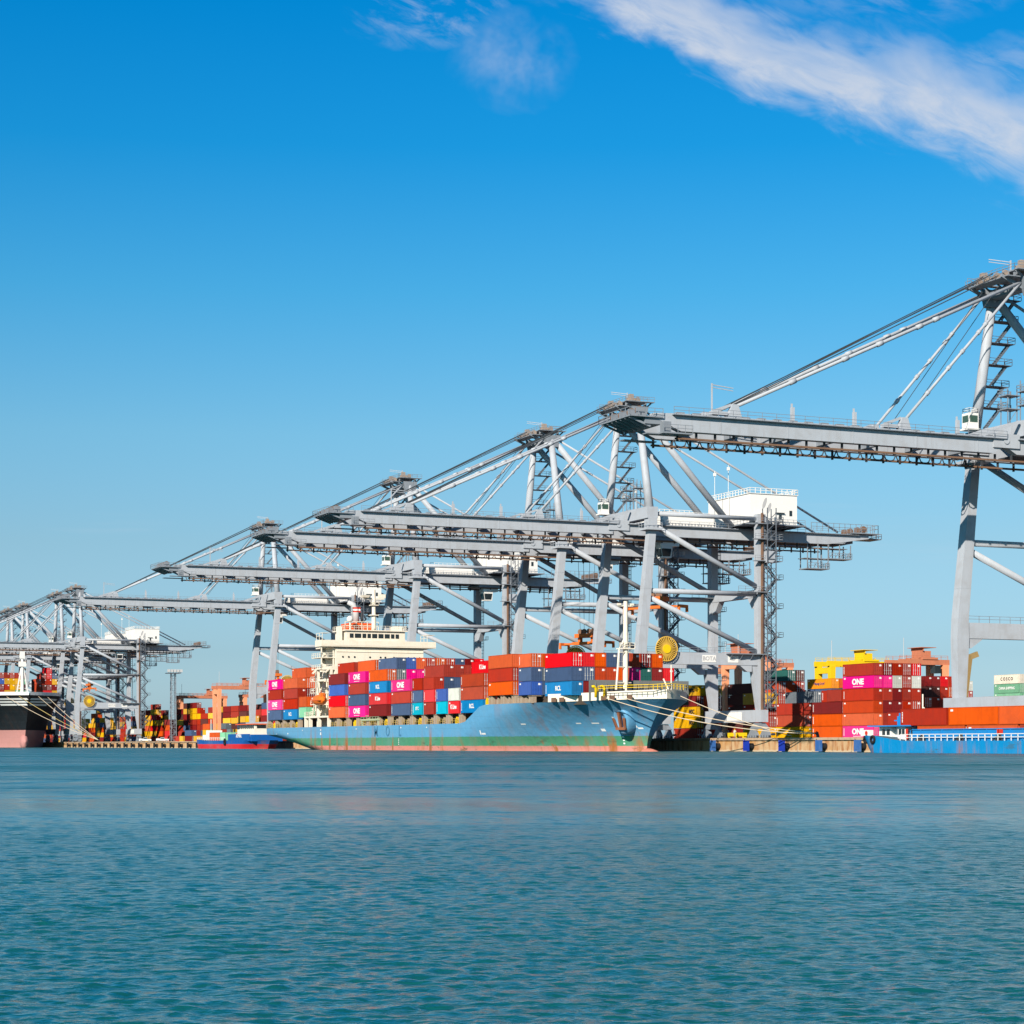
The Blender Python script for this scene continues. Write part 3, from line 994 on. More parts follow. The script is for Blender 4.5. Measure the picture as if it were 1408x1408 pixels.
    cr_ = mb.build('cable_reel', paint('golden_reel_spokes', (.72, .45, .08), .5, .3, (.4, .22, .04), scale=3), root, off)
    P(MB().cyl((cxr, -HW - 1.6, czr), (cxr, -HW - 1.15, czr), 2.35, 36), 'wound_cable', paint('dark_gold_cable', (.13, .065, .008), .7, .3), cr_)
    P(MB().cyl((cxr, -HW - 1.95, czr), (cxr, -HW - .8, czr), .95, 20), 'reel_hub', YELLOW_M, cr_)
    # signs on the near portal beam
    sg = P(MB().box(218.6, 222.0, -HW - .86, -HW - .803, 19.35, 20.9), 'sign', WHITE)
    letter('BOTA', 1.25, GREYLET, sg, (220.3 - CX0, -HW - .875, 20.12 - QZ), FACE_END, bold=.03, sx=1.0)
    sg = P(MB().box(225.0, 227.6, -HW - .86, -HW - .803, 19.35, 20.8), 'sign', WHITE)
    letter('ID', 1.0, GREYLET, sg, (226.3 - CX0, -HW - .875, 20.1 - QZ), FACE_END, bold=.02)
    # trolley with the operator's cab below it
    mb = MB().box(-3.2, 3.2, -4.3, 4.3, 46.31, 47.0)
    for yy in (-2.5, 0, 2.5):
        mb.cyl((-1.5, yy - .6, 47.4), (-1.5, yy + .6, 47.4), .5, 12, 1)
    tr = mb.build('trolley', [CRANE_D, RUST], root, (0, 0, QZ))
    mb = MB().frust((-1.0, 1.2, -3.4, -1.0, 42.6), (-1.4, 1.4, -3.6, -.8, 45.2)).box(-1.6, 3.0, -3.7, -.7, 45.21, 46.3)
    oc = mb.build('operator_cab', WHITE, tr, (0, 0, QZ))
    MB().frust((-1.02, .9, -3.46, -3.43, 42.9), (-1.36, 1.1, -3.66, -3.63, 44.6)).frust((-1.10, -1.07, -3.2, -1.2, 42.9), (-1.44, -1.41, -3.3, -1.1, 44.6)).build('window', GLASS, oc, (0, 0, QZ))
    return root

proto = crane_proto()
CRANES = [  # centre along the quay, trolley x, label
 (268.8, 228, 'nearest grey gantry crane, cut off by the right edge, its boom highest of all'),
 (404.0, 214, 'grey gantry crane over the blue ship bow, with white house and gold cable reel'),
 (449.3, 222, 'grey gantry crane just behind the one over the blue ship bow, boom tip further left'),
 (544.0, 231, 'grey gantry crane over the middle of the blue ship, behind the cream bridge'),
 (673.6, 209, 'grey gantry crane beyond the blue ship stern, two pale legs beside the magenta containers'),
 (984.0, 226, 'far grey gantry crane at left beside the black ship bow, nearest of its cluster'),
 (1029.0, 219, 'far grey gantry crane second in the left cluster, behind the black ship mast'),
 (1119.0, 224, 'far grey gantry crane third in the left cluster, over the black ship containers'),
 (1165.0, 230, 'farthest grey gantry crane, peak nearest the left edge of the photo'),
]
for i, (yc, tx, lab) in enumerate(CRANES):
    c = proto if i == 0 else copy_tree(proto)
    c.location = (CX0, yc, QZ)
    c['label'] = lab
    for ch in c.children:
        if ch.name.startswith('trolley') and not ch.name.startswith('trolley_rail'):
            ch.location.x = tx - CX0

# spreaders hanging from the trolleys
def spreader(x, y, z, top, lab, rz=0.0):
    s = empty('spreader', (x, y, z), lab, 'spreader', 'orange container spreaders hanging on ropes')
    s.rotation_euler = (0, 0, rz)
    s.scale = (1.35, 1.35, 1.35)
    top = z + (top - z) / 1.35
    mb = MB().box(-.6, .6, -3.2, 3.2, .35, .85)
    for k in (-1, 1):
        mb.box(-.25, .25, k * 3.2, k * 5.6, .42, .75)
        mb.box(-1.22, 1.22, k * 5.6 - .2, k * 5.6 + .2, .3, .8)
        for j in (-1.1, 1.1):
            mb.box(j - .15, j + .15, k * 5.6 - .2, k * 5.6 + .2, -.35, .3)
    mb.build('spreader_frame', ORANGE_M, s)
    mb = MB().box(-.9, .9, -2.2, 2.2, 1.6, 2.3)
    for k in (-1.6, 1.6):
        mb.box(-.3, .3, k - .3, k + .3, .851, 1.6)
    mb.build('head_block', ORANGE_M, s)
    mb = MB()
    for k in (-1.6, -.6, .6, 1.6):
        mb.cyl((-.14, k, 2.7), (.14, k, 2.7), .5, 12)
    mb.build('sheave_set', RUST, s)
    mb = MB()
    for k in (-1.6, -.6, .6, 1.6):
        mb.beam((0, k, 3.1), (0, k * 1.3, top - z), .05, .05)
    mb.build('hoist_rope', WIRE, s)
    return s
spreader(213.0, 404, 31.0, 46.2, 'orange spreader hanging high between the legs of the crane over the bow', R(25))
spreader(218.0, 449.3, 25.2, 46.2, 'orange spreader hanging just above the red containers near the ship bow', R(20))
spreader(209.0, 673.6, 22.5, 46.2, 'small orange spreader seen above the magenta container at the ship stern')
spreader(212.0, 984, 27.5, 46.2, 'distant reddish orange spreader above the cable reel of the left crane')

# ------------------------------------------------------------------ containers
CW, PITCH, CH = 2.44, 2.76, 2.72
_ct = {}
def container_meshes(L):
    if L in _ct:
        return _ct[L]
    mb = MB()
    h, x0 = CH, CW / 2
    for sx in (-1, 1):
        for sy in (-1, 1):
            mb.box(sx * x0, sx * (x0 - .14), sy * L / 2, sy * (L / 2 - .17), .16, h - .12)
            mb.box(sx * x0, sx * (x0 - .16), sy * L / 2, sy * (L / 2 - .18), 0, .157)
            mb.box(sx * x0, sx * (x0 - .16), sy * L / 2, sy * (L / 2 - .18), h - .117, h)
        mb.box(sx * x0, sx * (x0 - .07), -L / 2 + .183, L / 2 - .183, .03, .18)
        mb.box(sx * x0, sx * (x0 - .06), -L / 2 + .183, L / 2 - .183, h - .1, h - .01)
        # corrugated side
        n = int((L - .4) / .28)
        ys = []
        y = -L / 2 + .18
        w = (L - .36) / n
        for i in range(n):
            for dy, dx in ((0, .05), (.25, .05), (.5, .012), (.75, .012)):
                ys.append((y + (i + dy) * w, dx))
        ys.append((L / 2 - .18, .05))
        vs, fs = [], []
        for yy, dx in ys:
            X = sx * (x0 - dx)
            vs += [(X, yy, .18), (X, yy, h - .1)]
        for i in range(len(ys) - 1):
            f = (2 * i, 2 * i + 1, 2 * i + 3, 2 * i + 2)
            fs.append(f if sx < 0 else f[::-1])
        mb.add(vs, fs)
    for sy in (-1, 1):
        mb.box(-x0 + .17, x0 - .17, sy * L / 2, sy * (L / 2 - .1), h - .13, h - .01)
        mb.box(-x0 + .17, x0 - .17, sy * L / 2, sy * (L / 2 - .1), .02, .16)
    mb.box(-x0 + .05, x0 - .05, -L / 2 + .05, L / 2 - .05, h - .05, h - .03)
    mb.box(-x0 + .08, x0 - .08, L / 2 - .12, L / 2 - .08, .16, h - .13)
    mb.box(-x0 + .08, x0 - .08, -L / 2 + .1, -L / 2 + .13, .1, h - .1)
    me = bpy.data.meshes.new('container')
    me.from_pydata(mb.v, [], mb.f)
    me.materials.append(CMAT['O'])
    d = MB()
    for s in (-1, 1):
        d.box(s * .01, s * (x0 - .16), -L / 2 + .035, -L / 2 + .075, .17, h - .14, 0)
        for X in (.28, .8):
            d.box(s * X - .03, s * X + .03, -L / 2 - .015, -L / 2 + .033, .12, h - .1, 1)
            d.box(s * X - .13, s * X + .13, -L / 2 - .03, -L / 2 - .016, 1.02, 1.14, 1)
            for z in (.35, h * .5, h - .45):
                d.box(s * X - .07, s * X + .07, -L / 2 - .012, -L / 2 + .033, z, z + .09, 1)
    d.box(.35, .95, -L / 2 + .02, -L / 2 + .034, h - .75, h - .35, 2)
    dm = bpy.data.meshes.new('door')
    dm.from_pydata(d.v, [], d.f)
    for mt in (CMAT['O'], SILVER, WLET):
        dm.materials.append(mt)
    dm.polygons.foreach_set('material_index', d.m)
    s = MB().box(-x0 - .006, -x0 + .0, L / 2 - 1.15, L / 2 - .5, h - .62, h - .32)
    sm = bpy.data.meshes.new('marking')
    sm.from_pydata(s.v, [], s.f)
    sm.materials.append(WLET)
    s = MB()
    for k in range(7):
        s.box(-x0 - .006, -x0 + .0, L / 2 - .62, L / 2 - .38, .55 + k * .24, .72 + k * .24)
    vm = bpy.data.meshes.new('marking')
    vm.from_pydata(s.v, [], s.f)
    vm.materials.append(WLET)
    _ct[L] = (me, dm, sm, vm)
    return _ct[L]

def set_mat(o, m, i=0):
    o.material_slots[i].link = 'OBJECT'
    o.material_slots[i].material = m

LOGO = {  # key: (text, size, material, bold, sx)
 'ONE': ('ONE', 1.75, WLET, .045, 1.25), 'RCL': ('RCL', 1.25, WLET, .03, 1.15), 'KL': ('K Line', 1.3, WLET, .035, 1.0), 'MSC': ('MSC', 1.5, BLET, .04, 1.0),
 'COS': ('COSCO', 1.3, BLET, .02, 1.0), 'CHS': ('CHINA SHIPPING', 1.1, WLET, .02, .9), 'HAP': ('Hapag-Lloyd', 1.05, paint('dark_blue_lettering', (.03, .05, .22), .6, .05, streak=False), .01, 1.0),
 'SML': ('SITC', 1.0, WLET, .02, 1.0),
}
COUNT, REST = [0], []
KEEP = set(int(k) for k in '''0 1 2 3 4 5 6 7 10 11 12 22 23 24 25 26 27 32 38 39 40 41 46 52 53 54 55 59 60 64 65 69 70 75 80 85 90 95 100 101 102 103 110 111 112 113 114 115 118 119 122 123 127 132 133 134 135 136 137 138 142 151 152 153 160 161 162 163 164 165 171 172 173 174 175 176 178 179 181 182 184 185 187 188 190 191 193 194 196 197 198 199 200 201 202 204 205 206 207 208 211 212 213 214 217 218 219 220 223 224 225 226 227 228 229 230 234 235 236 237 241 246 247 248 249 253 254 259 260 265 266 267 268 269 270 271 272 273 274 275 276 277 278 279 280 290 294 295 296 300 301 302 306 307 308 313 314 322 338 339 340 351 352 357 358 364 458 459 460 465 475 479 483 486 494 495 496 497 498 499 500 501 502 503 504 511 522 523 526 527 528 529 533 534 535 551 552 553 557 558 560 561 562 563 564 567 568 569 570 571 574 575 576 577 578 580 581 582 583 584 597 598 669 670 671 672 673 674 675 676 677 678 680 681 682 683 684 691 694 695 700 701 702 708 711 716 717 718 719 720 721 723 726 727 729 730 731 732 733 734 735 737 738 739 740 743 813 814 815 817 818 819 821 822 823 825 826 827 833 834 836 837 838 840 841 842 843 845 846 847 848 849 852 853 854 862 863 864'''.split())   # the 300 containers that show largest; the rest are one mass
def container(x, y, z, code, L, label, group, detail=2, logo=None):
    """x: centre across, y: near end (towards the camera), z: base."""
    me, dm, sm, vm = container_meshes(L)
    n_ = COUNT[0]
    COUNT[0] += 1
    r1, r2 = rnd.random(), rnd.random()
    if KEEP and n_ not in KEEP:
        REST.append((x, y, z, code, L))
        return None
    o = link('shipping_container', me)
    o.location = (x, y + L / 2, z)
    set_mat(o, CMAT[code])
    tag(o, label, 'container', group)
    if detail >= 1:
        d = link('door', dm, o)
        set_mat(d, CMAT[code])
        if r1 < .6:
            set_mat(d, CMAT[code], 1)
    if detail >= 2:
        k = r2
        if k < .5:
            link('marking', sm, o)
        elif k < .85:
            link('marking', vm, o)
    if logo:
        t, size, mt, bold, sx = LOGO[logo]
        yy = 0
        if logo == 'MSC':
            yy = -L * .3
        kw = dict(spacing=1.5) if logo == 'COS' else {}
        letter(t, size, mt, o, (-CW / 2 - .03, yy, CH * .52), FACE_SEA, bold=bold, sx=sx, **kw)
        if logo == 'ONE':
            MB().box(-CW / 2 - .02, -CW / 2 - .002, -1.9, 1.9, .36, .46).build('lettering', WLET, o)
    return o

ORD = ['first', 'second', 'third', 'fourth', 'fifth', 'sixth', 'seventh', 'eighth', 'ninth', 'tenth', 'eleventh', 'twelfth', 'thirteenth', 'fourteenth', 'fifteenth', 'sixteenth',
       'seventeenth', 'eighteenth', 'nineteenth', 'twentieth', 'twenty-first', 'twenty-second', 'twenty-third', 'twenty-fourth', 'twenty-fifth', 'twenty-sixth', 'twenty-seventh', 'twenty-eighth', 'twenty-ninth', 'thirtieth']
TIER = ['bottom', 'second', 'third', 'fourth', 'fifth', 'sixth', 'seventh']
LOGOWORD = {None: '', 'ONE': ' with big white letters', 'RCL': ' with white block letters', 'KL': ' with white slanted name', 'MSC': ' with black letters', 'COS': ' with spaced black letters',
            'CHS': ' with a long white name', 'HAP': ' with dark blue writing', 'SML': ' with small white letters'}

# ship bays: name in labels, near end y, length, base z, rows {row: tiers bottom to top}; 'P:ONE' = code:logo
SHIP_X0 = 166.3 + CW / 2 + .1
BAYS = [
 ('bay nearest the stern', 531.5, 12.19, 8.0, {0: ['N', 'P:ONE', 'R', 'P:ONE']}),
 ('second bay from the stern', 517.6, 12.19, 8.0, {0: ['B:RCL', 'R', 'R', 'O'], 1: ['R', 'N', 'M', 'O', 'O'], 2: ['M', 'R', 'K', 'M', 'R'], 3: ['R', 'O', 'L', 'K']}),
 ('short bay behind the lifeboat', 510.2, 6.06, 8.4, {0: ['G', 'O']}),
 ('first bay past the lifeboat', 479.7, 12.19, 8.0, {0: ['O', 'K', 'L', 'M'], 1: ['M', 'R', 'O', 'N', 'R'], 2: ['R', 'M', 'N', 'R', 'M']}),
 ('second bay past the lifeboat', 464.6, 12.19, 8.0, {0: ['P:ONE', 'N', 'R', 'P:ONE'], 1: ['R', 'M', 'O', 'R', 'O'], 2: ['M', 'R', 'M', 'N', 'O']}),
 ('third bay past the lifeboat', 449.8, 12.19, 8.0, {0: ['M', 'K:KL', 'B:RCL', 'O'], 1: ['R', 'N', 'M', 'S', 'N'], 2: ['M', 'R', 'N', 'P', 'L'], 3: ['R', 'M', 'R', 'P', 'O'],
     4: ['M', 'R', 'N', 'R', 'R'], 5: ['R', 'R', 'M', 'O', 'O'], 6: ['N', 'M', 'R', 'R', 'R'], 7: ['R', 'M', 'R', 'N', 'N'], 8: ['R', 'M', 'R', 'N', 'M'], 9: ['R', 'N', 'M', 'R', 'K']}),
 ('fourth bay past the lifeboat', 434.6, 12.19, 8.0, {0: ['N', 'R', 'P:ONE'], 1: ['R', 'M', 'O'], 2: ['M', 'N', 'R']}),
 ('aft half of the middle bay', 427.0, 6.06, 8.0, {0: ['C:SML', 'N', 'R']}),
 ('forward half of the middle bay', 420.0, 6.06, 8.0, {0: ['R', 'K', 'R']}),
 ('inboard middle bay', 420.0, 12.19, 8.0, {1: ['M', 'R', 'N', 'R'], 2: ['R', 'M', 'N', 'R'], 3: ['N', 'R', 'R', 'R'], 4: ['R', 'M', 'R', 'N']}),
 ('short bay aft of the hull step', 412.5, 6.06, 8.0, {0: ['C', 'L']}),
 ('short bay beside the hull step', 405.4, 6.06, 8.0, {0: ['K:KL', 'W']}),
 ('bay by hull step', 392.2, 12.19, 8.0, {0: ['B:RCL', 'A', 'A'], 1: ['R', 'M', 'N', 'K:KL'], 2: ['M', 'R', 'R', 'M'], 3: ['R', 'M', 'M', 'R']}),
 ('first bay on the raised bow', 377.2, 12.19, 11.36, {0: ['O', 'R', 'O'], 1: ['R', 'M', 'O'], 2: ['M', 'R', 'N']}),
 ('short bay on the raised bow', 368.0, 6.06, 11.1, {0: ['L', 'N', 'O'], 1: ['N', 'S', 'O'], 2: ['A', 'L', 'M'], 3: ['R', 'O']}),
 ('foremost bay', 354.6, 12.19, 10.8, {1: ['B:RCL', 'N', 'K'], 2: ['M', 'N', 'K'], 3: ['R', 'A', 'O'], 4: ['N', 'A', 'N'], 5: ['M', 'O', 'N'], 6: ['R', 'P', 'A'], 7: ['M', 'T', 'M'], 8: ['R', 'M', 'O'], 9: ['M', 'K']}),
]
for bay, y0, L, z0, rows in BAYS:
    for row, tiers in rows.items():
        for t, c in enumerate(tiers):
            code, _, logo = c.partition(':')
            rw = '' if row == 0 else (', ' + ORD[row] + ' row in')
            x = SHIP_X0 + row * 2.47
            container(x, y0, z0 + t * PITCH, code, L, f"{CC[code][0]} container{LOGOWORD[logo or None]}, {TIER[t]} tier{rw}, {bay}",
                      'containers aboard the blue ship', 2 if row < 2 else 1, logo or None)

# yard stacks
def stack(x, y, L, tiers, where, ends=True, detail=2, z=QZ + .17, pitch=PITCH, group='containers stacked in the yard'):
    for t, c in enumerate(tiers):
        if c == '-':
            continue
        code, _, logo = c.partition(':')
        container(x, y, z + t * pitch, code, L, f"{CC[code][0]} container{LOGOWORD[logo or None]}, {TIER[t]} tier, {where}", group, detail, logo or None)

YX = 254.0 + CW / 2
# the tall block with the magenta lettering near the right
P_Y = 379.5
for k, tiers in enumerate((['P:ONE', 'O', 'A', 'R', 'P:ONE', 'R'], ['R', 'R', 'M', 'R', 'P', 'M'], ['V', 'R', 'M', 'M', 'W', 'R'], ['P', 'P', 'R', 'R', 'R', 'R'], ['P', 'S', 'R', 'R', 'W', 'K'])):
    stack(YX + k * 2.52, P_Y, 12.19, tiers, 'tall yard block by the barge, ' + ('seaward column' if k == 0 else ORD[k - 1] + ' column inland'))
# more named stacks left and right of it
stack(YX, 392.3, 12.19, ['O', 'O', 'M'], 'yard stack just left of the tall magenta lettered block')
stack(YX, 392.3, 6.06, ['-', '-', '-', 'R'], 'yard stack just left of the tall magenta lettered block')
stack(YX + 2.52, 392.3, 12.19, ['M', 'R', 'R', 'R'], 'stack just left of the tall block, first column inland')
stack(YX, 408.2, 12.19, ['Y:MSC', 'A', 'R'], 'yard stack by the bow crane foot')
stack(YX + 2.52, 408.2, 12.19, ['R', 'M', 'R', 'S'], 'stack under the amber container, first column inland')
stack(YX + 5.04, 408.2, 12.19, ['M', 'M', 'R', 'N'], 'stack under the amber container, second column inland')
stack(YX, 423.8, 12.19, ['Y', 'R', 'R', 'Y'], 'yard stack right beside the elevator of the bow crane')
stack(YX + 2.52, 423.8, 12.19, ['R', 'M', 'R', 'R', 'A'], 'stack beside the crane elevator, first column inland')
stack(YX + 5.04, 423.8, 12.19, ['M', 'R', 'R', 'A', 'A', 'T'], 'stack beside the crane elevator, second column inland')
stack(YX + 7.56, 423.8, 12.19, ['M', 'D', 'D', 'R', 'R', 'D'], 'stack beside the crane elevator, third column inland')
stack(YX + 5.0, 440.0, 12.19, ['M', 'D', 'D', 'D', 'D'], 'shade-dark stack framed by the landside legs of the bow crane')  # dark brown stands in for the shade on these containers
stack(YX + 2.0, 454.5, 6.06, ['R', 'D', 'D', 'A'], 'short stack just left of the dark framed stack')
stack(YX, 459.4, 12.19, ['R', 'Y:MSC', 'Y:MSC', 'M', 'Y:MSC'], 'yellow maroon stack right of the bow')
stack(YX + 2.52, 459.4, 12.19, ['Y', 'R', 'Y', 'M', 'Y'], 'yellow stack right of the ship bow, first column inland')
stack(YX + 5.04, 459.4, 12.19, ['Y', 'M', 'R', 'M', 'Y'], 'yellow stack right of the ship bow, second column inland')
# between the tall block and the near crane leg
for k, tiers in enumerate((['D', 'A', 'D', 'A', 'D', 'M:SML'], ['M', 'M', 'R', 'R', 'D', 'M'], ['R', 'R', 'M', 'R', 'R', 'K'], ['R', 'M', 'R', 'R', 'O', 'R'], ['M', 'R', 'M', 'R', 'R', 'R'])):
    stack(316.2 + k * 2.52, 447.0, 12.19, tiers, 'maroon block left of nearest crane leg' + ('' if k == 0 else ', ' + ORD[k - 1] + ' column inland'))
stack(255.2, 362.0, 12.19, ['M', 'R'], 'low stack beside the tall lettered block')
stack(255.2, 349.0, 12.19, ['M', 'R'], 'low yard stack partly hidden by the barge cargo')
stack(255.2, 329.0, 12.19, ['N', 'R', 'O'], 'yard stack seen over the sill of the nearest crane')
stack(255.2, 342.6, 6.06, ['M', 'R', 'R'], 'short stack just right of the nearest crane leg')
stack(258.0, 315.0, 12.19, ['R', 'M', 'O'], 'yard stack at the right edge behind the crane sill')
stack(380.0, 490.0, 12.19, ['R', 'M', 'R', 'R', 'E', 'E:CHS', 'V:COS'], 'distant stack at the right edge')
stack(380.0, 475.0, 12.19, ['R', 'M', 'R', 'R', 'R', 'R'], 'distant stack by the frame edge, next to the ivory one')
stack(352.0, 478.0, 12.19, ['R', 'R', 'R', 'M', 'R', 'W'], 'distant stack right behind the nearest crane leg')
# the amber container and its neighbours further inland
stack(304.0, 472.5, 12.19, ['R', 'M', 'R', 'N', 'N', 'H:HAP'], 'inland stack rising behind the crane elevator')
stack(306.5, 472.5, 12.19, ['R', 'M', 'R', 'N', 'N', 'O'], 'inland stack behind the elevator, first column inland')
stack(304.0, 457.0, 12.19, ['M', 'R', 'M', 'R', 'T'], 'inland stack left of the tall lettered block')
stack(304.0, 442.0, 12.19, ['M', 'R', 'M', 'R', 'R'], 'inland stack half hidden by the tall lettered block')
stack(304.0, 489.0, 12.19, ['R', 'M', 'M', 'R', 'D'], 'inland stack left of the amber container')
stack(304.0, 520.0, 12.19, ['R', 'M', 'D', 'R'], 'inland stack seen under the portal beam')

# filler rows of the yard further along the quay
FILL = 'RRRMMRAOOYYKNRMDGYOR'
rf = random.Random(21)
def zone(x, y0, y1, hmin, hmax, cols, where, weights=FILL):
    y, n = y0, 0
    while y < y1:
        L = 12.19 if rf.random() < .75 else 6.06
        h = rf.randint(hmin, hmax)
        for k in range(cols):
            hh = max(1, h + rf.choice((-1, 0, 0, 1)))
            stack(x + k * 2.52, y, L, [rf.choice(weights) for _ in range(hh)], f"{ORD[min(n, 29)]} stack, {where}" + ('' if k == 0 else f", {ORD[k - 1]} column inland"), detail=1)
        y += L + rf.choice((.6, .6, 1.2, 4.0))
        n += 1
zone(254.0 + CW / 2, 690, 800, 1, 3, 1, 'low yard row past the ship stern', 'RRMYYYROKNYGSRR')
zone(258.6, 700, 860, 4, 6, 1, 'tall yard row past the ship stern', 'RRMYRRROKNMRR')
zone(254.0 + CW / 2, 812, 1010, 1, 4, 1, 'low yard row behind the light mast', 'YYYRROKMNGYS')
zone(266.0, 872, 1062, 4, 6, 1, 'tall yard row behind the light mast', 'RMDRMYYRMNRD')
zone(300.0, 850, 980, 5, 6, 1, 'yard row under the orange gantries', 'RRRMYYRM')
zone(258.0, 1020, 1330, 4, 6, 1, 'farthest yard row at left', 'YYRROKMNYO')

# ------------------------------------------------------------------ hulls
def loft(xc, hb, tip, wl, stern_d, stern_w, zdeck, ent_d, ent_w, nd, nw, run_d, run_w, tran, nf=90, zs=14, zmin=-1.5, zmax=12.0, p=1.0, ex=1.25):
    """Half-breadth function of a hull whose bow points to -Y. Returns b(y, z), yb(z), ys(z)."""
    def tz(z):
        return min(1.0, max(0.0, z / zmax))
    def yb(z):
        return wl + (tip - wl) * tz(z) ** p
    def ys(z):
        return stern_w + (stern_d - stern_w) * min(1.0, max(0, z / 4.5)) ** .7
    def b(y, z):
        t = tz(z)
        te = t ** (1.25 if ex > 1 else 2.2)
        n = nw + (nd - nw) * te
        le = ent_w + (ent_d - ent_w) * te
        s = min(1.0, max(0.0, (y - yb(z)) / le))
        bb = hb * (1 - (1 - s) ** n) ** (1 / ex)
        lr = run_w + (run_d - run_w) * min(1.0, max(0, z / 5.0))
        s = min(1.0, max(0.0, (ys(z) - y) / lr))
        tr = tran * min(1.0, max(0, z / 4.0))
        return bb * (tr + (1 - tr) * (1 - (1 - s) ** 2.2))
    return b, yb, ys

def hull_mesh(xc, b, yb, ys, zlo, zhi, fr, nz, name, mat, parent, off, smooth=True, deck=None, cluster=1.0):
    """Both sides of a hull between zlo(y) and zhi(y); fr: station fractions bow to stern."""
    mb = MB()
    n = len(fr)
    for side in (-1, 1):
        vs, fs = [], []
        for f in fr:
            ydk = yb(zhi(0) if False else 1e3) if False else None
            for j in range(nz + 1):
                # find y for this level by iteration (levels depend on the deck height at y)
                z = 0.0
                y = yb(6) + (ys(6) - yb(6)) * f
                for _ in range(4):
                    z = zlo(y) + (zhi(y) - zlo(y)) * j / nz
                    y = yb(z) + (ys(z) - yb(z)) * f
                vs.append((xc + side * b(y, z), y, z))
        w = nz + 1
        for i in range(n - 1):
            for j in range(nz):
                q = (i * w + j, i * w + j + 1, (i + 1) * w + j + 1, (i + 1) * w + j)
                fs.append(q if side > 0 else q[::-1])
        mb.add(vs, fs)
        if side < 0:
            lv = vs
        else:
            rv = vs
    # transom
    w = nz + 1
    i = n - 1
    for j in range(nz):
        mb.add([lv[i * w + j], rv[i * w + j], rv[i * w + j + 1], lv[i * w + j + 1]], [(3, 2, 1, 0)])
    o = mb.build(name, mat, parent, off, smooth)
    if smooth:
        o.data.set_sharp_from_angle(angle=R(35))
    dm = None
    if deck:
        d = MB()
        for i in range(n - 1):
            a, c = lv[i * w + nz], lv[(i + 1) * w + nz]
            e, g = rv[(i + 1) * w + nz], rv[i * w + nz]
            dz = deck[1]
            d.add([(p_[0], p_[1], p_[2] - dz) for p_ in (a, c, e, g)], [(0, 3, 2, 1)])
        dm = d.build('deck', deck[0], parent, off)
    return o, dm

def hull_mat(name, bands, rust=.5, fade=.28, streak_col=(.28, .10, .03)):
    """bands: (z upper limit, colour) from the water up; rust runs and stains over it."""
    m = bpy.data.materials.new(name)
    m.use_nodes = True
    nt = m.node_tree
    bs = nt.nodes['Principled BSDF']
    geo = nn(nt, 'ShaderNodeTexCoord').outputs['Object']
    sep = nn(nt, 'ShaderNodeSeparateXYZ')
    nt.links.new(geo, sep.inputs[0])
    n0 = noise(nt, geo, .8, 4, .6)
    z = math_n(nt, 'ADD', sep.outputs[2], math_n(nt, 'MULTIPLY', math_n(nt, 'SUBTRACT', n0, .5), .25))
    c = None
    for k, (zl, col) in enumerate(bands):
        if c is None:
            c = col
        else:
            c = mixc(nt, maprange(nt, z, bands[k - 1][0] - .04, bands[k - 1][0] + .04), c, col)
    # broad fading of the paint
    n1 = noise(nt, geo, .09, 5, .6)
    c = mixc(nt, math_n(nt, 'MULTIPLY', maprange(nt, n1, .4, .75), fade), c, (.20, .26, .30))
    mp = nn(nt, 'ShaderNodeVectorMath', operation='MULTIPLY')
    nt.links.new(geo, mp.inputs[0])
    mp.inputs[1].default_value = (.34, .34, .05)
    n2 = noise(nt, mp.outputs[0], 1.0, 5, .65)
    n3 = noise(nt, geo, .05, 3, .6)
    st = math_n(nt, 'MULTIPLY', maprange(nt, n2, .50, .64), maprange(nt, n3, .34, .56))
    low = maprange(nt, sep.outputs[2], .3, 5.0, 1.0, .25)
    c = mixc(nt, math_n(nt, 'MULTIPLY', math_n(nt, 'MULTIPLY', st, low), rust * 1.6, clamp=True), c, streak_col)
    mp2 = nn(nt, 'ShaderNodeVectorMath', operation='MULTIPLY')
    nt.links.new(geo, mp2.inputs[0])
    mp2.inputs[1].default_value = (.22, .22, .9)
    n4 = noise(nt, mp2.outputs[0], 1.0, 6, .7)
    sc_ = math_n(nt, 'MULTIPLY', maprange(nt, n4, .56, .66), maprange(nt, sep.outputs[2], .8, 3.6, 1.0, .12))
    c = mixc(nt, math_n(nt, 'MULTIPLY', sc_, rust, clamp=True), c, (.06, .075, .05))
    # thin plate seams
    fz = math_n(nt, 'FRACT', math_n(nt, 'DIVIDE', sep.outputs[2], 2.4))
    fy = math_n(nt, 'FRACT', math_n(nt, 'DIVIDE', sep.outputs[1], 9.0))
    seam = math_n(nt, 'MAXIMUM', maprange(nt, math_n(nt, 'ABSOLUTE', math_n(nt, 'SUBTRACT', fz, .5)), .485, .5), maprange(nt, math_n(nt, 'ABSOLUTE', math_n(nt, 'SUBTRACT', fy, .5)), .493, .5))
    c = mixc(nt, math_n(nt, 'MULTIPLY', seam, .38), c, (.06, .08, .09))
    nt.links.new(c, bs.inputs['Base Color'])
    bs.inputs['Roughness'].default_value = .5
    bs.inputs['Specular IOR Level'].default_value = .2
    # slight plating dents
    bump = nn(nt, 'ShaderNodeBump')
    bump.inputs['Strength'].default_value = .35
    bump.inputs['Distance'].default_value = .3
    nt.links.new(noise(nt, geo, .55, 2, .5), bump.inputs['Height'])
    nt.links.new(bump.outputs[0], bs.inputs['Normal'])
    return m

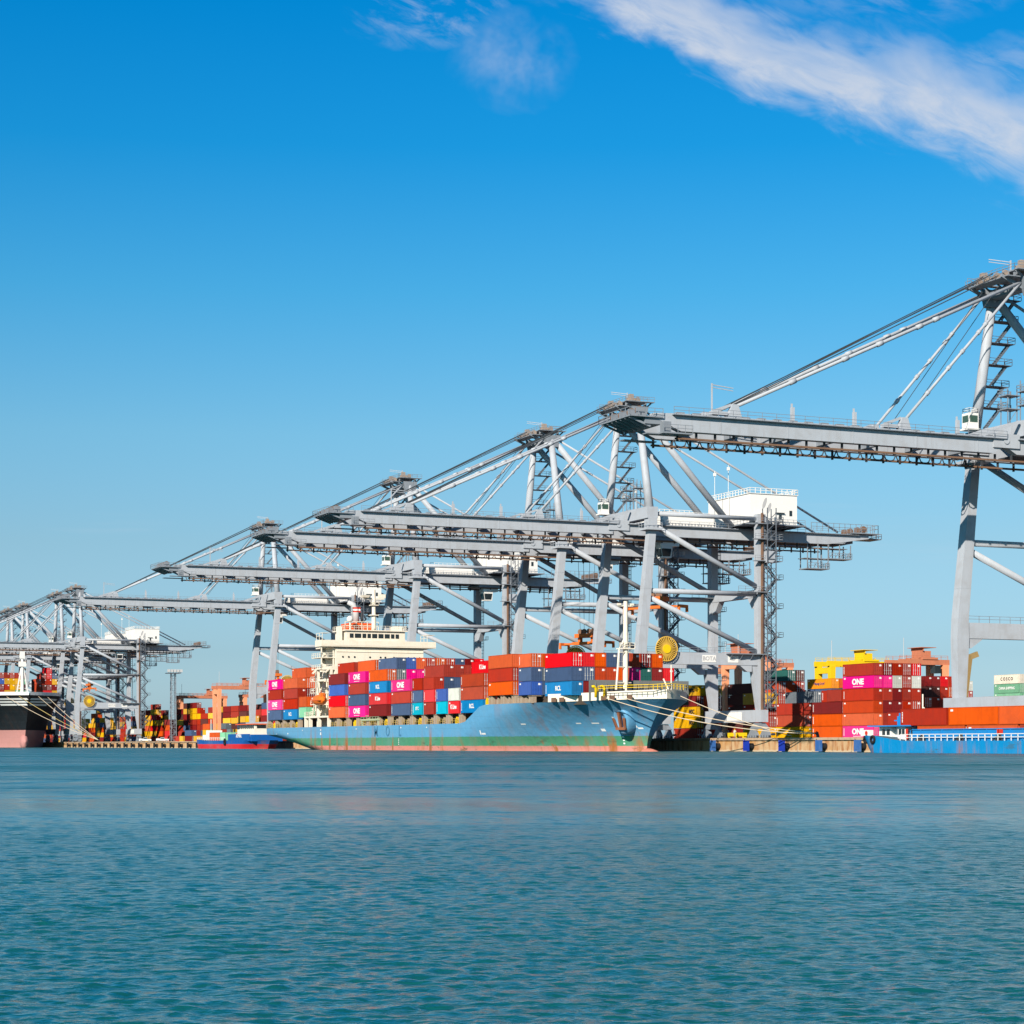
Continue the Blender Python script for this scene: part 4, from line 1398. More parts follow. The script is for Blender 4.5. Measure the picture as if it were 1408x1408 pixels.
# ------------------------------------------------------------------ the blue container ship
SX, SB = 182.4, 16.15
ship = empty('container_ship', (SX, 440, 0), 'blue container ship with a green boot stripe and cream bridge, stacked with containers', 'ship')
SO = (SX, 440, 0)
def sstep(a, b, x):
    t = min(1.0, max(0.0, (x - a) / (b - a)))
    return t * t * (3 - 2 * t)
def zdk(y):
    return 5.85 + (9.6 - 5.85) * (1 - sstep(391.5, 404.0, y)) + .45 * (1 - sstep(334, 362, y))
sb, syb, sys_ = loft(SX, SB, 337.2, 349.5, 548.2, 540.0, zdk, 27, 66, 2.7, 1.75, 16, 52, .93, zmax=12.2, p=2.0)
FR = sorted(set([round((i / 40.0) ** 1.6 * .34, 5) for i in range(41)] + [.34 + (i / 60.0) * .52 for i in range(61)] + [.86 + (i / 24.0) * .14 for i in range(25)]))
HULLM = hull_mat('ship_hull_paint', [(1.05, (.50, .19, .15)), (3.0, (.055, .215, .125)), (99, (.088, .265, .44))], .75)
hull, deck = hull_mesh(SX, sb, syb, sys_, lambda y: -1.5, zdk, FR, 16, 'hull', HULLM, ship, SO, deck=(paint('red_oxide_deck', (.22, .09, .06), .8, .4), .02))
# cream bulwark on the forecastle
def bw_lo(y): return zdk(y) + .003
def bw_hi(y): return zdk(y) + 1.3 * (1 - sstep(363.2, 364.4, y))
FB = [f for f in FR if f < .135] + [.135]
mb = MB()
for side in (-1, 1):
    for inset, flip in ((0, 1), (.25, -1)):
        vs, fs = [], []
        for f in [i / 50.0 for i in range(51)]:
            y = 336.8 + (363.2 - 336.8) * f ** 1.3
            for j in range(3):
                z = zdk(y) + .003 + (1.55 + .25 * (1 - sstep(337, 352, y))) * j / 2
                yy = max(y, syb(zdk(y)) + .001)
                vs.append((SX + side * max(0, sb(max(y, syb(zdk(y)) + .001), zdk(y)) - inset + .004), yy, z))
        for i in range(50):
            for j in range(2):
                q = (i * 3 + j, i * 3 + j + 1, (i + 1) * 3 + j + 1, (i + 1) * 3 + j)
                fs.append(q if side * flip > 0 else q[::-1])
        mb.add(vs, fs)
mb.build('bulwark', CREAM, ship, SO, True)
# fairleads in the bulwark
for yy in (361.0, 358.8, 349.5, 348.0, 345.2):
    zz = zdk(yy) + .35
    X = SX - sb(yy, zz) - .12
    mb = MB()
    mb.box(X, X + .3, yy - .85, yy + .85, zz - .35, zz - .2).box(X, X + .3, yy - .85, yy + .85, zz + .3, zz + .45)
    mb.box(X, X + .3, yy - .85, yy - .65, zz - .2, zz + .3).box(X, X + .3, yy + .65, yy + .85, zz - .2, zz + .3)
    mb.box(X + .02, X + .1, yy - .65, yy + .65, zz - .2, zz + .3)
    mb.build('fairlead', RUST, ship, SO)
# hatch coamings, pedestals and lashing gear under the containers
mb = MB()
mb.box(168.6, 196.2, 405.0, 492.5, 5.6, 7.96).box(168.6, 196.2, 517.0, 544.0, 5.6, 7.96)
mb.box(169.4, 195.4, 366.9, 404.9, 9.0, 10.95)
mb.box(170.6, 194.2, 354.4, 366.8, 9.0, 10.78)
mb.build('hatch_coaming', paint('dark_hatch_coaming', (.09, .075, .06), .8, .4), ship, SO)
pm = None
ped_y = []
for (a, b_) in ((405.4, 492), (517.4, 544)):
    y = a
    while y < b_:
        ped_y.append((y, 7.98, 5.8))
        y += 7.3 if a < 500 else 6.6
for y in (369, 374.4, 377.4, 383, 389.2):
    ped_y.append((y, 11.0 if y < 376 else 11.34, zdk(y) - .1))
for i, (y, zt, zb) in enumerate(ped_y):
    for dy, w_ in ((-.75, .42), (.55, .34)):
        MB().box(166.75, 167.5, y + dy - w_, y + dy + w_, zb, zt - .12).box(166.6, 168.5, y + dy - w_ - .12, y + dy + w_ + .12, zt - .12, zt).build('pedestal', TAN, ship, SO)
    MB().box(167.0, 168.2, y + 2.6, y + 3.7, zb, zb + 1.1).box(167.1, 168.0, y + 2.7, y + 3.3, zb + 1.101, zb + 1.5).build('deck_gear', YELLOW_M if i % 3 == 0 else TAN, ship, SO)
mb = MB()
for (a, b_) in ((405.4, 468), (478, 491), (517, 544)):
    y = a
    while y < b_:
        mb.rail([(166.65, y + 1.3, 5.86), (166.65, y + 5.6, 5.86)], 1.05, 1.2, .04)
        y += 7.3
mb.build('deck_railing', paint('faded_yellow_railing', (.50, .36, .10), .6, .4), ship, SO)
mb = MB().box(166.5, 168.2, 455.5, 468.2, 7.05, 7.5).box(166.55, 168.1, 456.0, 456.4, 5.85, 7.04).box(166.55, 168.1, 467.3, 467.7, 5.85, 7.04)
mb.rail([(166.52, 455.6, 7.5), (166.52, 468, 7.5)], .8, 2.0, .04)
mb.build('gangway', paint('pale_green_gangway', (.42, .47, .30), .7, .3), ship, SO)
# accommodation block: front faces the bow
ac = empty('accommodation', (0, 60, 0), None, None)
ac.parent = ship
AO = (SX, 500, 0)
mb = MB().box(171.0, 195.2, 500, 511, 5.6, 26.2)
mb.box(167.0, 198.4, 499.2, 504.5, 26.5, 26.8)
mb.box(167.0, 198.4, 499.15, 499.28, 26.8, 28.15).box(167.0, 167.13, 499.3, 504.5, 26.8, 28.15).box(198.27, 198.4, 499.3, 504.5, 26.8, 28.15)
mb.box(169.0, 196.5, 500.3, 510, 26.202, 26.498)
mb.frust((176.8, 187.8, 499.8, 509, 26.81), (176.8, 187.8, 499.5, 509, 28.1))
mb.box(174.2, 190.2, 500.4, 509.5, 26.81, 30.7)
mb.box(173.6, 190.8, 499.9, 510, 30.703, 30.95)
mb.box(171.2, 195.0, 499.86, 499.99, 25.2, 25.32)
mb.build('house', CREAM, ac, AO)
mb = MB()
X = 175.0
for wv in (1.0, 1.7, 1.0, .9, 1.35, 1.35, 1.35, .9, .9):
    mb.box(X, X + wv, 500.32, 500.39, 28.9, 30.0)
    X += wv + .38
mb.build('window', GLASS, ac, AO)
for u_x in (173.0, 174.6, 176.2, 180.4, 183.3, 184.6, 187.0, 191.0, 192.6, 194.1):
    o = MB().cyl((u_x, 499.93, 23.9), (u_x, 500.05, 23.9), .26, 10).build('porthole', GLASS, ac, AO)
for (xa, xb) in ((167.2, 169.2), (196.0, 198.2)):
    MB().rail([(xa, 499.3, 28.15), (xa, 504, 28.15)], 1.8, 2, .06).box(xa, xb, 499.4, 502, 29.9, 30.0).build('wing_shelter', CREAM, ac, AO)
mb = MB().rail([(173.7, 500, 30.95), (190.7, 500, 30.95)], 1.1, 1.2, .04).rail([(190.7, 500, 30.95), (190.7, 509.9, 30.95)], 1.1, 1.2, .04).rail([(173.7, 500, 30.95), (173.7, 509.9, 30.95)], 1.1, 1.2, .04)
mb.build('roof_railing', CREAM, ac, AO)
# open stair decks on the seaward side
mb = MB()
for k, z in enumerate((8.7, 11.6, 14.6, 17.6, 20.6, 23.6)):
    xa, ya, yb2 = (167.4, 505.6, 509.6) if k < 4 else (167.2, 500.3, 508.0)
    mb.box(xa, 170.99, ya, yb2, z, z + .18)
    mb.rail([(xa + .1, yb2, z + .18), (xa + .1, ya + .1, z + .18), (170.9, ya + .1, z + .18)], 1.1, 1.3, .05)
    mb.beam((168.6, ya + .6, z + .2), (170.2, yb2 - .6, z + 3.0), .9, .12)
    for X in (xa + .2, 170.6):
        mb.box(X - .13, X + .13, ya + .1, ya + .4, z + .181, z + 2.99)
mb.build('stair_deck', CREAM, ac, AO)
# funnel, exhaust and masts on the roof
MB().box(176.6, 182.9, 505, 512, 31.0, 33.0).build('funnel', paint('orange_red_funnel', (.80, .11, .02), .5, .2), ac, AO)
MB().rail([(175.3, 504.9, 30.95), (184.5, 504.9, 30.95)], 2.4, 1.5, .07).build('funnel_guard', CREAM, ac, AO)
MB().tube([(179.5, 508, 33), (179.3, 508, 36), (178.6, 508, 38.0), (177.4, 508.6, 38.6)], [.85, .85, .8, .6], 14).build('exhaust_pipe', SILVER, ac, AO, True)
MB().tube([(181.2, 508.5, 33), (181.2, 508.5, 36.2)], .35, 10).build('exhaust_pipe', DARK, ac, AO, True)
mb = MB().tube([(182.0, 501.5, 30.9), (182.0, 501.5, 41.5)], [.62, .42], 12)
mb.box(179.2, 184.8, 501.2, 501.8, 39.0, 39.4).box(181.0, 183.0, 500.6, 502.4, 37.4, 37.6).box(180.9, 183.1, 500.6, 502.4, 34.8, 35.0)
mb.frust((178.8, 180.4, 500.6, 502.4, 39.4), (178.6, 180.6, 500.4, 502.6, 40.0)).box(183.2, 185.2, 501.3, 501.7, 39.45, 40.4)
mb.rail([(180.9, 500.6, 37.6), (183.1, 500.6, 37.6)], 1, .8, .05)
mb.build('mast', CREAM, ac, AO)
bm = bmesh.new(); bmesh.ops.create_uvsphere(bm, u_segments=16, v_segments=10, radius=.85)
me = bpy.data.meshes.new('antenna_dome'); bm.to_mesh(me); bm.free(); me.materials.append(WHITE)
o = link('antenna_dome', me, ac); o.location = (175.8 - SX, 2.5, 33.8)
MB().cyl((175.8, 502.5, 30.95), (175.8, 502.5, 33.2), .2, 8).build('antenna_post', CREAM, ac, AO)
MB().box(172.6, 173.5, 502, 504, 28.2, 31.8).build('deck_locker', CREAM, ac, AO)
MB().box(188.4, 190.4, 503, 507, 30.96, 32.2).build('deck_locker', CREAM, ac, AO)
# lifeboat station: cream launching frame
lf = MB()
for yy in (494.3, 504.6):
    lf.box(167.6, 168.2, yy - .35, yy + .35, 5.9, 21.3)
    lf.box(168.2, 171.0, yy - .3, yy + .3, 20.6, 21.2)
    lf.beam((167.7, yy, 20.9), (166.3, yy, 19.6), .4, .4)
lf.box(167.65, 168.1, 494.66, 504.24, 20.5, 21.2).box(167.7, 168.1, 494.66, 504.24, 17.6, 18.1)
lf.box(166.35, 170.8, 492.2, 511.6, 8.2, 8.65)
for yy in (492.6, 500.4, 507.6, 511.2):
    lf.box(166.4, 167.2, yy - .4, yy + .4, 5.86, 8.19)
lf.beam((167.6, 505.0, 15), (167.6, 508.4, 9), .25, .25)
lf.rail([(166.4, 504.6, 8.66), (166.4, 511.4, 8.66)], 1.1, 1.2, .05)
lf.build('davit_frame', CREAM, ship, SO)
# breakwater, foremast, bow gear
mb = MB()
bwb = sb(352.5, 10.2) - .5
mb.box(SX - bwb, SX + bwb, 352.5, 352.75, zdk(352) - .1, 13.7)
for k in range(9):
    X = SX - bwb + 1.2 + k * 2.3
    mb.add([(X, 352.49, 10), (X + .12, 352.49, 10), (X + .12, 352.49, 13.4), (X, 352.49, 13.4), (X, 350.9, 10), (X + .12, 350.9, 10)], [(0, 1, 2, 3), (0, 3, 4), (1, 5, 2), (4, 3, 2, 5)])
mb.build('breakwater', paint('grey_breakwater', (.17, .18, .18), .6, .35), ship, SO)
fm = MB().tube([(178.6, 351.0, 10.2), (178.6, 351.0, 28.8)], [.55, .40], 12)
fm.tube([(176.1, 350.2, 10.6), (177.0, 350.6, 19.4)], .20, 8).tube([(177.0, 350.6, 19.4), (178.2, 350.9, 21.4)], .18, 8)
for z in (13.2, 16.2, 19.0):
    f = (z - 10.6) / 8.8
    fm.beam((176.1 + .9 * f, 350.3, z), (179.8, 351.0, z), .18, .18)
fm.box(177.0, 180.2, 350.2, 351.8, 19.6, 19.8).rail([(177.0, 350.2, 19.8), (180.2, 350.2, 19.8)], 1.0, .8, .05)
fm.box(177.0, 180.2, 350.85, 351.15, 27.8, 28.0).box(176.9, 177.5, 350.7, 351.3, 28.0, 28.4).box(179.7, 180.3, 350.7, 351.3, 28.0, 28.4)
fm.build('foremast', CREAM, ship, SO)
mb = MB()
for (X, y) in ((178.5, 346.5), (184.5, 346.5), (181, 349), (176.0, 349.5)):
    mb.cyl((X - 1.1, y, 11.2), (X + 1.1, y, 11.2), .6, 12)
    mb.box(X - 1.3, X - 1.1, y - .8, y + .8, 10.3, 12.0).box(X + 1.1, X + 1.3, y - .8, y + .8, 10.3, 12.0)
mb.build('windlass', DARK, ship, SO)
for (X, y) in ((172.0, 350.5), (173.2, 349.2)):
    MB().tube([(X, y, 10.3), (X, y, 12.0), (X - .4, y, 12.4), (X - .8, y, 12.3)], .28, 8).build('vent', YELLOW_M, ship, SO, True)
mb = MB()
pts = []
for k in range(15):
    y = 350.5 - k * (350.5 - 341.0) / 14
    pts.append((SX - sb(y, 11.6) + .8, y, zdk(y) + 1.58))
mb.rail(pts[3:], 1.0, .8, .05)
pts2 = [(2 * SX - p_[0], p_[1], p_[2]) for p_ in pts]
mb.rail([pts[-1], (SX, 339.8, zdk(338) + 1.8), pts2[-1]], 1.0, .8, .05)
mb.rail(pts2[6:], 1.0, .8, .05)
mb.build('bow_railing', YELLOW_M, ship, SO)
MB().tube([(184.0, 342.6, 10.4), (184.0, 342.6, 16.4)], .12, 8).tube([(184.0, 342.6, 10.6), (182.8, 343.5, 13.8)], .16, 8).build('jackstaff', CREAM, ship, SO)
# anchor bolster with the housed anchor
ya, za = 350.6, 6.6
xa = SX - sb(ya, za)
nrm = Vector((-1, -.42, -.28)).normalized()
vs, fs, n = [], [], 20
tu = Vector((0, 0, 1)) - nrm * nrm.z
tu.normalize()
tv = nrm.cross(tu)
for ring, (rr_, hh_) in enumerate(((2.15, -1.4), (1.95, .5), (1.6, .95), (1.15, .98), (.95, .3))):
    for k in range(n):
        t = 2 * math.pi * k / n
        vs.append(Vector((xa, ya, za)) + (tv * math.cos(t) + tu * math.sin(t) * (1.15 if math.sin(t) > 0 else 1.75)) * rr_ + nrm * hh_)
for ring in range(4):
    for k in range(n):
        fs.append((ring * n + k, ring * n + (k + 1) % n, (ring + 1) * n + (k + 1) % n, (ring + 1) * n + k))
fs.append(tuple(4 * n + k for k in range(n)))
bo = MB().add(vs, fs).build('anchor_bolster', HULLM, ship, SO, True)
bm = bmesh.new(); bm.from_mesh(bo.data); bmesh.ops.recalc_face_normals(bm, faces=bm.faces); bm.to_mesh(bo.data); bm.free()
c0 = Vector((xa, ya, za)) + nrm * 1.15
mb = MB()
mb.beam(c0 + tu * 1.2, c0 - tu * 2.0, .45, .45)
mb.beam(c0 - tu * 2.0 - tv * 1.2, c0 - tu * 2.0 + tv * 1.2, .6, .5)
for k in (-1, 1):
    mb.beam(c0 - tu * 2.0 + tv * 1.0 * k, c0 + tu * .1 + tv * 1.35 * k + nrm * .25, .5, .35)
mb.build('anchor', paint('rusty_anchor', (.26, .10, .05), .85, .5), ship, SO)
# bulb just breaking the surface
vs, fs = [], []
for i in range(9):
    t = i / 8
    yy = 349.6 - 5.8 * t
    rr_ = 2.0 * math.sqrt(max(0, 1 - t ** 2.4)) + .02
    for k in range(12):
        a = 2 * math.pi * k / 12
        vs.append((SX + rr_ * .9 * math.cos(a), yy, -1.5 + rr_ * 1.05 * math.sin(a)))
for i in range(8):
    for k in range(12):
        fs.append((i * 12 + k, i * 12 + (k + 1) % 12, (i + 1) * 12 + (k + 1) % 12, (i + 1) * 12 + k))
MB().add(vs, fs).build('bulb', paint('salmon_antifouling', (.62, .22, .16), .6, .3), ship, SO, True)
# writing and marks on the hull side
for ch, y in (('M', 456.5), ('O', 448.6), ('L', 440.6)):
    letter(ch, 3.4, HULLLET, hull, (166.18 - SX, y - 440, 4.35), FACE_SEA, bold=.012, sx=1.0)
def hull_mark(y, z, w, h, mt=WLET):
    X = SX - sb(y, z) - .05
    X2 = SX - sb(y - w, z) - .05
    X3 = SX - sb(y, z + h) - .05
    X4 = SX - sb(y - w, z + h) - .05
    MB().add([(X, y, z), (X2, y - w, z), (X4, y - w, z + h), (X3, y, z + h)], [(0, 1, 2, 3)]).build('marking', mt, hull, (SX, 440, 0))
for y, z, w_, h_ in ((525.5, 4.1, .7, .35), (498.0, 4.9, .8, .3), (498.0, 3.75, .8, .7), (512.8, 4.9, .4, .3), (470.8, 5.0, .6, .25), (440.2, 5.1, .6, .25), (424, 5.05, .5, .25), (394.5, 3.4, .5, .9), (393.8, 3.4, 1.6, .35),
                     (377.2, 5.3, 1.6, .25), (361.5, 5.35, 1.2, .22), (357.9, 5.35, 1.6, .22), (356.9, 3.9, .9, .5), (349.9, 4.6, .35, .8), (349.6, 4.3, .8, .3)):
    hull_mark(y, z, w_, h_)

for k in range(9):      # draught marks
    hull_mark(353.5 - .1 * k, 1.4 + k * .62, .35, .3)
    hull_mark(536.0, 2.2 + k * .38, .4, .2) if k < 6 else None
    hull_mark(441.5, 1.3 + k * .4, .4, .2) if k < 4 else None
# the lifeboat, hanging in the frame
lb = empty('lifeboat', (166.5, 499.4, 12.6), 'orange enclosed lifeboat hanging in the cream frame near the ship stern', 'lifeboat')
vs, fs = [], []
for i in range(13):
    t = i / 12 * 2 - 1
    s_ = (1 - abs(t) ** 2.6) ** .5 + .03
    for k in range(14):
        a = 2 * math.pi * k / 14
        vs.append((1.35 * s_ * math.cos(a), t * 4.1, 1.25 * s_ * math.sin(a) * (1.15 if math.sin(a) > 0 else .95)))
for i in range(12):
    for k in range(14):
        fs.append((i * 14 + k, i * 14 + (k + 1) % 14, (i + 1) * 14 + (k + 1) % 14, (i + 1) * 14 + k))
fs.append(tuple(range(14))); fs.append(tuple(12 * 14 + k for k in range(14)))
LBO = paint('lifeboat_orange', (.82, .17, .02), .4, .15)
MB().add(vs, fs).build('hull', LBO, lb, (0, 0, 0), True)
MB().box(-1.42, 1.42, -3.6, 3.6, -.12, .08).build('fender_strip', paint('lifeboat_rail', (.55, .10, .02), .5, .2), lb)
MB().frust((-.7, .7, -3.0, -1.2, 1.0), (-.5, .5, -2.8, -1.4, 1.9)).build('wheelhouse', LBO, lb)
for k in (-1, 1):
    MB().beam((0, k * 3.2, 1.0), (.6, k * 4.9, 7.4), .1, .1).build('fall_rope', WIRE, lb)

# small flag at the bridge
fl = empty('flag', (176.8, 503.5, 34.5), 'small red and white flag flying above the cream bridge', 'flag')
MB().cyl((0, 0, 0), (0, 0, 2.6), .05, 6).build('pole', SILVER, fl)
fv, ff = [], []
for i in range(9):
    for j in range(2):
        fv.append((i * .28, .12 * math.sin(i * 1.1), 1.2 + j * 1.3))
for i in range(8):
    ff.append((2 * i, 2 * i + 2, 2 * i + 3, 2 * i + 1))
MB().add(fv, ff).build('cloth', REDM, fl)
MB().add([(v[0], v[1] - .01, 1.6 + (v[2] - 1.2) * .35) for v in fv], ff).build('cloth_stripe', WLET, fl)

# ------------------------------------------------------------------ the black ship far left
BX, BB = 179.5, 20.0
bs_ = empty('container_ship', (BX, 1060, 0), 'black hulled container ship with pink bottom and white bow stripes at far left', 'ship')
bb, byb, bys = loft(BX, BB, 962, 976, 1240, 1230, None, 34, 62, 2.9, 1.5, 20, 50, .9, zmax=25, p=1.2, ex=1.0)
BFR = [round((i / 40.0) ** 1.6 * .4, 5) for i in range(41)] + [.4 + .6 * (i / 14.0) for i in range(1, 15)]
BO = (BX, 1060, 0)
bh, _ = hull_mesh(BX, bb, byb, bys, lambda y: -2.0, lambda y: 24.4 - 2 * sstep(1000, 1030, y), BFR, 24, 'hull', hull_mat('black_hull_paint', [(8.2, (.40, .19, .175)), (99, (.009, .011, .014))], .1, .03), bs_, BO, deck=(DARK, .02))
for z in (22.2, 20.9, 19.6):
    mb = MB()
    for side in (-1, 1):
        vs, fs = [], []
        for i in range(13):
            y0_ = byb(z) + .05 + (18 if z > 21.5 else 15 if z > 20.4 else 12) * i / 12
            for zz in (z, z + .8):
                y = max(y0_, byb(zz) + .02)
                vs.append((BX + side * (bb(y, zz) + .22), y - .12, zz))
        for i in range(12):
            q = (2 * i, 2 * i + 1, 2 * i + 3, 2 * i + 2)
            fs.append(q if side > 0 else q[::-1])
        mb.add(vs, fs)
    mb.build('bow_stripe', WLET, bs_, BO)
mb = MB()
for side in (-1, 1):
    vs, fs = [], []
    for i in range(20):
        y = 962.6 + 28 * i / 19
        for zz in (24.4, 25.9):
            vs.append((BX + side * bb(max(y, byb(24.9)), 24.4), y, zz))
    for i in range(19):
        fs.append((2 * i, 2 * i + 1, 2 * i + 3, 2 * i + 2))
    mb.add(vs, fs)
mb.build('bulwark', WHITE, bs_, BO)
mb = MB().tube([(BX, 981, 24.4), (BX, 981, 43.5)], [.9, .6], 10)
for k in (-1, 1):
    mb.beam((BX + k * 2.8, 981, 24.4), (BX + k * .5, 981, 38), .5, .5)
for z in (28, 31.5, 35):
    w_ = 2.8 - (z - 24.4) * .17
    mb.beam((BX - w_, 981, z), (BX + w_, 981, z), .3, .3)
mb.box(BX - 1.6, BX + 1.6, 980, 982, 38.2, 40.6).box(BX - 1.1, BX + 1.1, 980.2, 981.8, 42.0, 45.4)
mb.build('foremast', WHITE, bs_, BO)
mb = MB().box(BX - 12, BX + 15, 985.5, 985.8, 24.4, 25.8)
mb.build('breakwater', paint('olive_breakwater', (.34, .35, .28), .7, .3), bs_, BO)
# bulb
vs, fs = [], []
for i in range(9):
    t = i / 8
    yy = 977 - 4.5 * t
    rr_ = 3.6 * math.sqrt(max(0, 1 - t ** 3)) + .02
    for k in range(14):
        a = 2 * math.pi * k / 14
        vs.append((BX + rr_ * .55 * math.cos(a), yy, 2.6 + rr_ * 1.0 * math.sin(a)))
for i in range(8):
    for k in range(14):
        fs.append((i * 14 + k, i * 14 + (k + 1) % 14, (i + 1) * 14 + (k + 1) % 14, (i + 1) * 14 + k))
MB().add(vs, fs).build('bulb', paint('pink_antifouling', (.50, .235, .22), .6, .3), bs_, BO, True)
BCOL = [(-7, ['Y', 'D', 'Y', 'N']), (-6, ['R', 'R', 'Y', 'N']), (-5, ['D', 'Y', 'R', 'Y']), (-4, ['Y', 'R', 'D', 'Y']), (-3, ['R', 'M', 'L', 'R']), (-2, ['Y', 'R', 'Y', 'R']), (-1, ['Y', 'Y', 'Y', 'R']), (0, ['G', 'Y', 'Y', 'R']),
        (1, ['E', 'D', 'G', 'M']), (4, ['O', 'A', 'A']), (5, ['K', 'D', 'R', 'R']), (6, ['K', 'M', 'R', 'K', 'K']), (7, ['Y', 'M', 'Y', 'N'])]
for n_, (k, tiers) in enumerate(BCOL):
    for t, c in enumerate(tiers):
        container(BX + k * 2.5 - .6, 989.5, 24.6 + t * PITCH, c, 12.19, f"{CC[c][0]} container, {TIER[t]} tier, {ORD[n_]} column from the left on the black ship",
                  'containers aboard the black ship', 1)

# ------------------------------------------------------------------ barges
def barge(name, xc, hb, y0, y1, zd, bow_z, hull_m, label, cat='barge'):
    root = empty(name, (xc, (y0 + y1) / 2, 0), label, cat)
    off = (xc, (y0 + y1) / 2, 0)
    b_, yb_, ys_ = loft(xc, hb, y0, y0 + 2.5, y1, y1 - 1.2, None, 9, 14, 2.4, 2.0, 5, 7, .45, zmax=3)
    zf = lambda y: zd + bow_z * (sstep(y1 - 17, y1 - 5, y))
    hull_mesh(xc, b_, yb_, ys_, lambda y: -1.0, zf, [i / 60.0 for i in range(61)], 8, 'hull', hull_m, root, off, deck=(paint('barge_deck', (.10, .16, .20), .8, .4), .05))
    return root, off
BLUE_BARGE = hull_mat('blue_barge_paint', [(99, (.001, .19, .44))], .5, .2)
bg, off = barge('barge', 192.8, 5.9, 216.0, 286.5, 1.9, .9, BLUE_BARGE, 'bright blue barge at right with white railings, carrying rust and orange containers')
BBLUE = paint('bright_blue_paint', (.015, .24, .60), .5, .35)
mb = MB().box(188.0, 188.3, 219, 270, 1.86, 3.62).box(197.3, 197.6, 219, 270, 1.86, 3.62).box(188.3, 197.3, 269.7, 270, 1.86, 3.62).box(187.85, 188.45, 219, 270, 3.63, 3.75)
for k in range(19):
    mb.box(187.86, 187.99, 220 + k * 2.8, 220.12 + k * 2.8, 1.9, 3.6)
mb.build('hold_coaming', BBLUE, bg, off)
MB().rail([(187.05, 219, 1.87), (187.05, 272, 1.87)], 1.05, 1.55, .05).build('railing', WHITE, bg, off)
for y in (267, 257, 247.6, 226):
    MB().beam((187.3, y - 1.2, 1.9), (187.8, y, 2.9), .25, .15).beam((187.3, y + 1.2, 1.9), (187.8, y, 2.9), .25, .15).box(187.2, 187.8, y - .4, y + .4, 1.87, 2.5).build('bollard', DARK, bg, off)
# wheelhouse at the left end
mb = MB().box(189.2, 196.4, 273.6, 275.8, 1.9, 4.2).box(189.6, 196.0, 278.2, 281.6, 1.9, 4.2).box(190.4, 195.4, 275.8, 278.2, 1.9, 4.15)
wh = mb.build('wheelhouse', WHITE, bg, off)
MB().box(188.6, 197.0, 271.6, 283.6, 4.22, 4.42).build('roof', BBLUE, wh, off)
mb = MB()
for y in (274.2, 275.1, 279.0, 280.3):
    mb.box(189.14, 189.19 if y < 277.0 else 189.59, y - .35, y + .35, 2.9, 3.8) if y < 277.0 else mb.box(189.54, 189.59, y - .4, y + .4, 2.9, 3.8)
mb.build('window', GLASS, wh, off)
MB().box(189.13, 189.17, 272.9, 273.5, 2.2, 3.9).build('door', REDM, wh, off)
mb = MB().box(190.2, 191.0, 276.6, 277.4, 4.43, 5.9).box(190.3, 190.9, 275.6, 278.4, 5.1, 5.3).box(190.4, 190.8, 276.8, 277.2, 5.9, 6.4)
mb.build('mast', BBLUE, bg, off)
MB().tube([(190.5, 270.8, 2.0), (190.5, 270.8, 9.3)], .12, 8).tube([(190.5, 270.6, 7.2), (190.5, 265.2, 3.8)], .09, 6).build('derrick', CREAM, bg, off)
for y in (285.2, 282.4, 279.2):
    X = 192.8 - (5.9 if y < 280.0 else (4.9 if y < 284.0 else 3.2)) - .2
    t = [(X, y + .52 * math.cos(2 * math.pi * k / 16), 2.15 + .52 * math.sin(2 * math.pi * k / 16)) for k in range(17)]
    MB().tube(t, .2, 8).build('tyre_fender', BLACK, bg, off)
mb = MB().box(188.2, 189.0, 282.4, 284.9, 2.75, 3.7)
mb.build('bow_locker', WHITE, bg, off)
MB().cyl((188.12, 283.2, 3.2), (188.19, 283.2, 3.2), .36, 16).build('life_ring', REDM, bg, off)
MB().box(187.86, 187.9, 247.0, 248.4, 2.9, 3.6).build('fire_locker', REDM, bg, off)
for i, (y, c, t) in enumerate(((257.6, 'O', 0), (244.8, 'O', 0), (232.0, 'A', 0), (219.2, 'R', 0), (262.2, 'R', 1), (249.4, 'O', 1), (243.0, 'O', 1), (229.2, 'M', 1))):
    L = 6.06 if (y == 243.0) else 12.19
    pos = ['left end, lower layer', 'second from left, lower layer', 'third from left, lower layer', 'right end, lower layer', 'left end, upper layer', 'middle, upper layer', 'short one right of the middle, upper layer', 'right edge, upper layer'][i]
    container(190.0, y, 1.55 + t * (CH + .04), c, L, f"{CC[c][0]} container in the blue barge hold, {pos}", 'containers in the blue barge', 2)
for i, (y, c) in enumerate(((262.2, 'M'), (249.4, 'P'), (236.0, 'R'))):
    container(192.6, y, 1.55 + CH + .04, c, 12.19, f"{CC[c][0]} container in the blue barge hold, second row, {['left', 'middle', 'right'][i]}", 'containers in the blue barge', 1)
    container(192.6, y, 1.55, 'R', 12.19, f"rust red container in the blue barge hold, lower layer of second row, {['left', 'middle', 'right'][i]}", 'containers in the blue barge', 1)

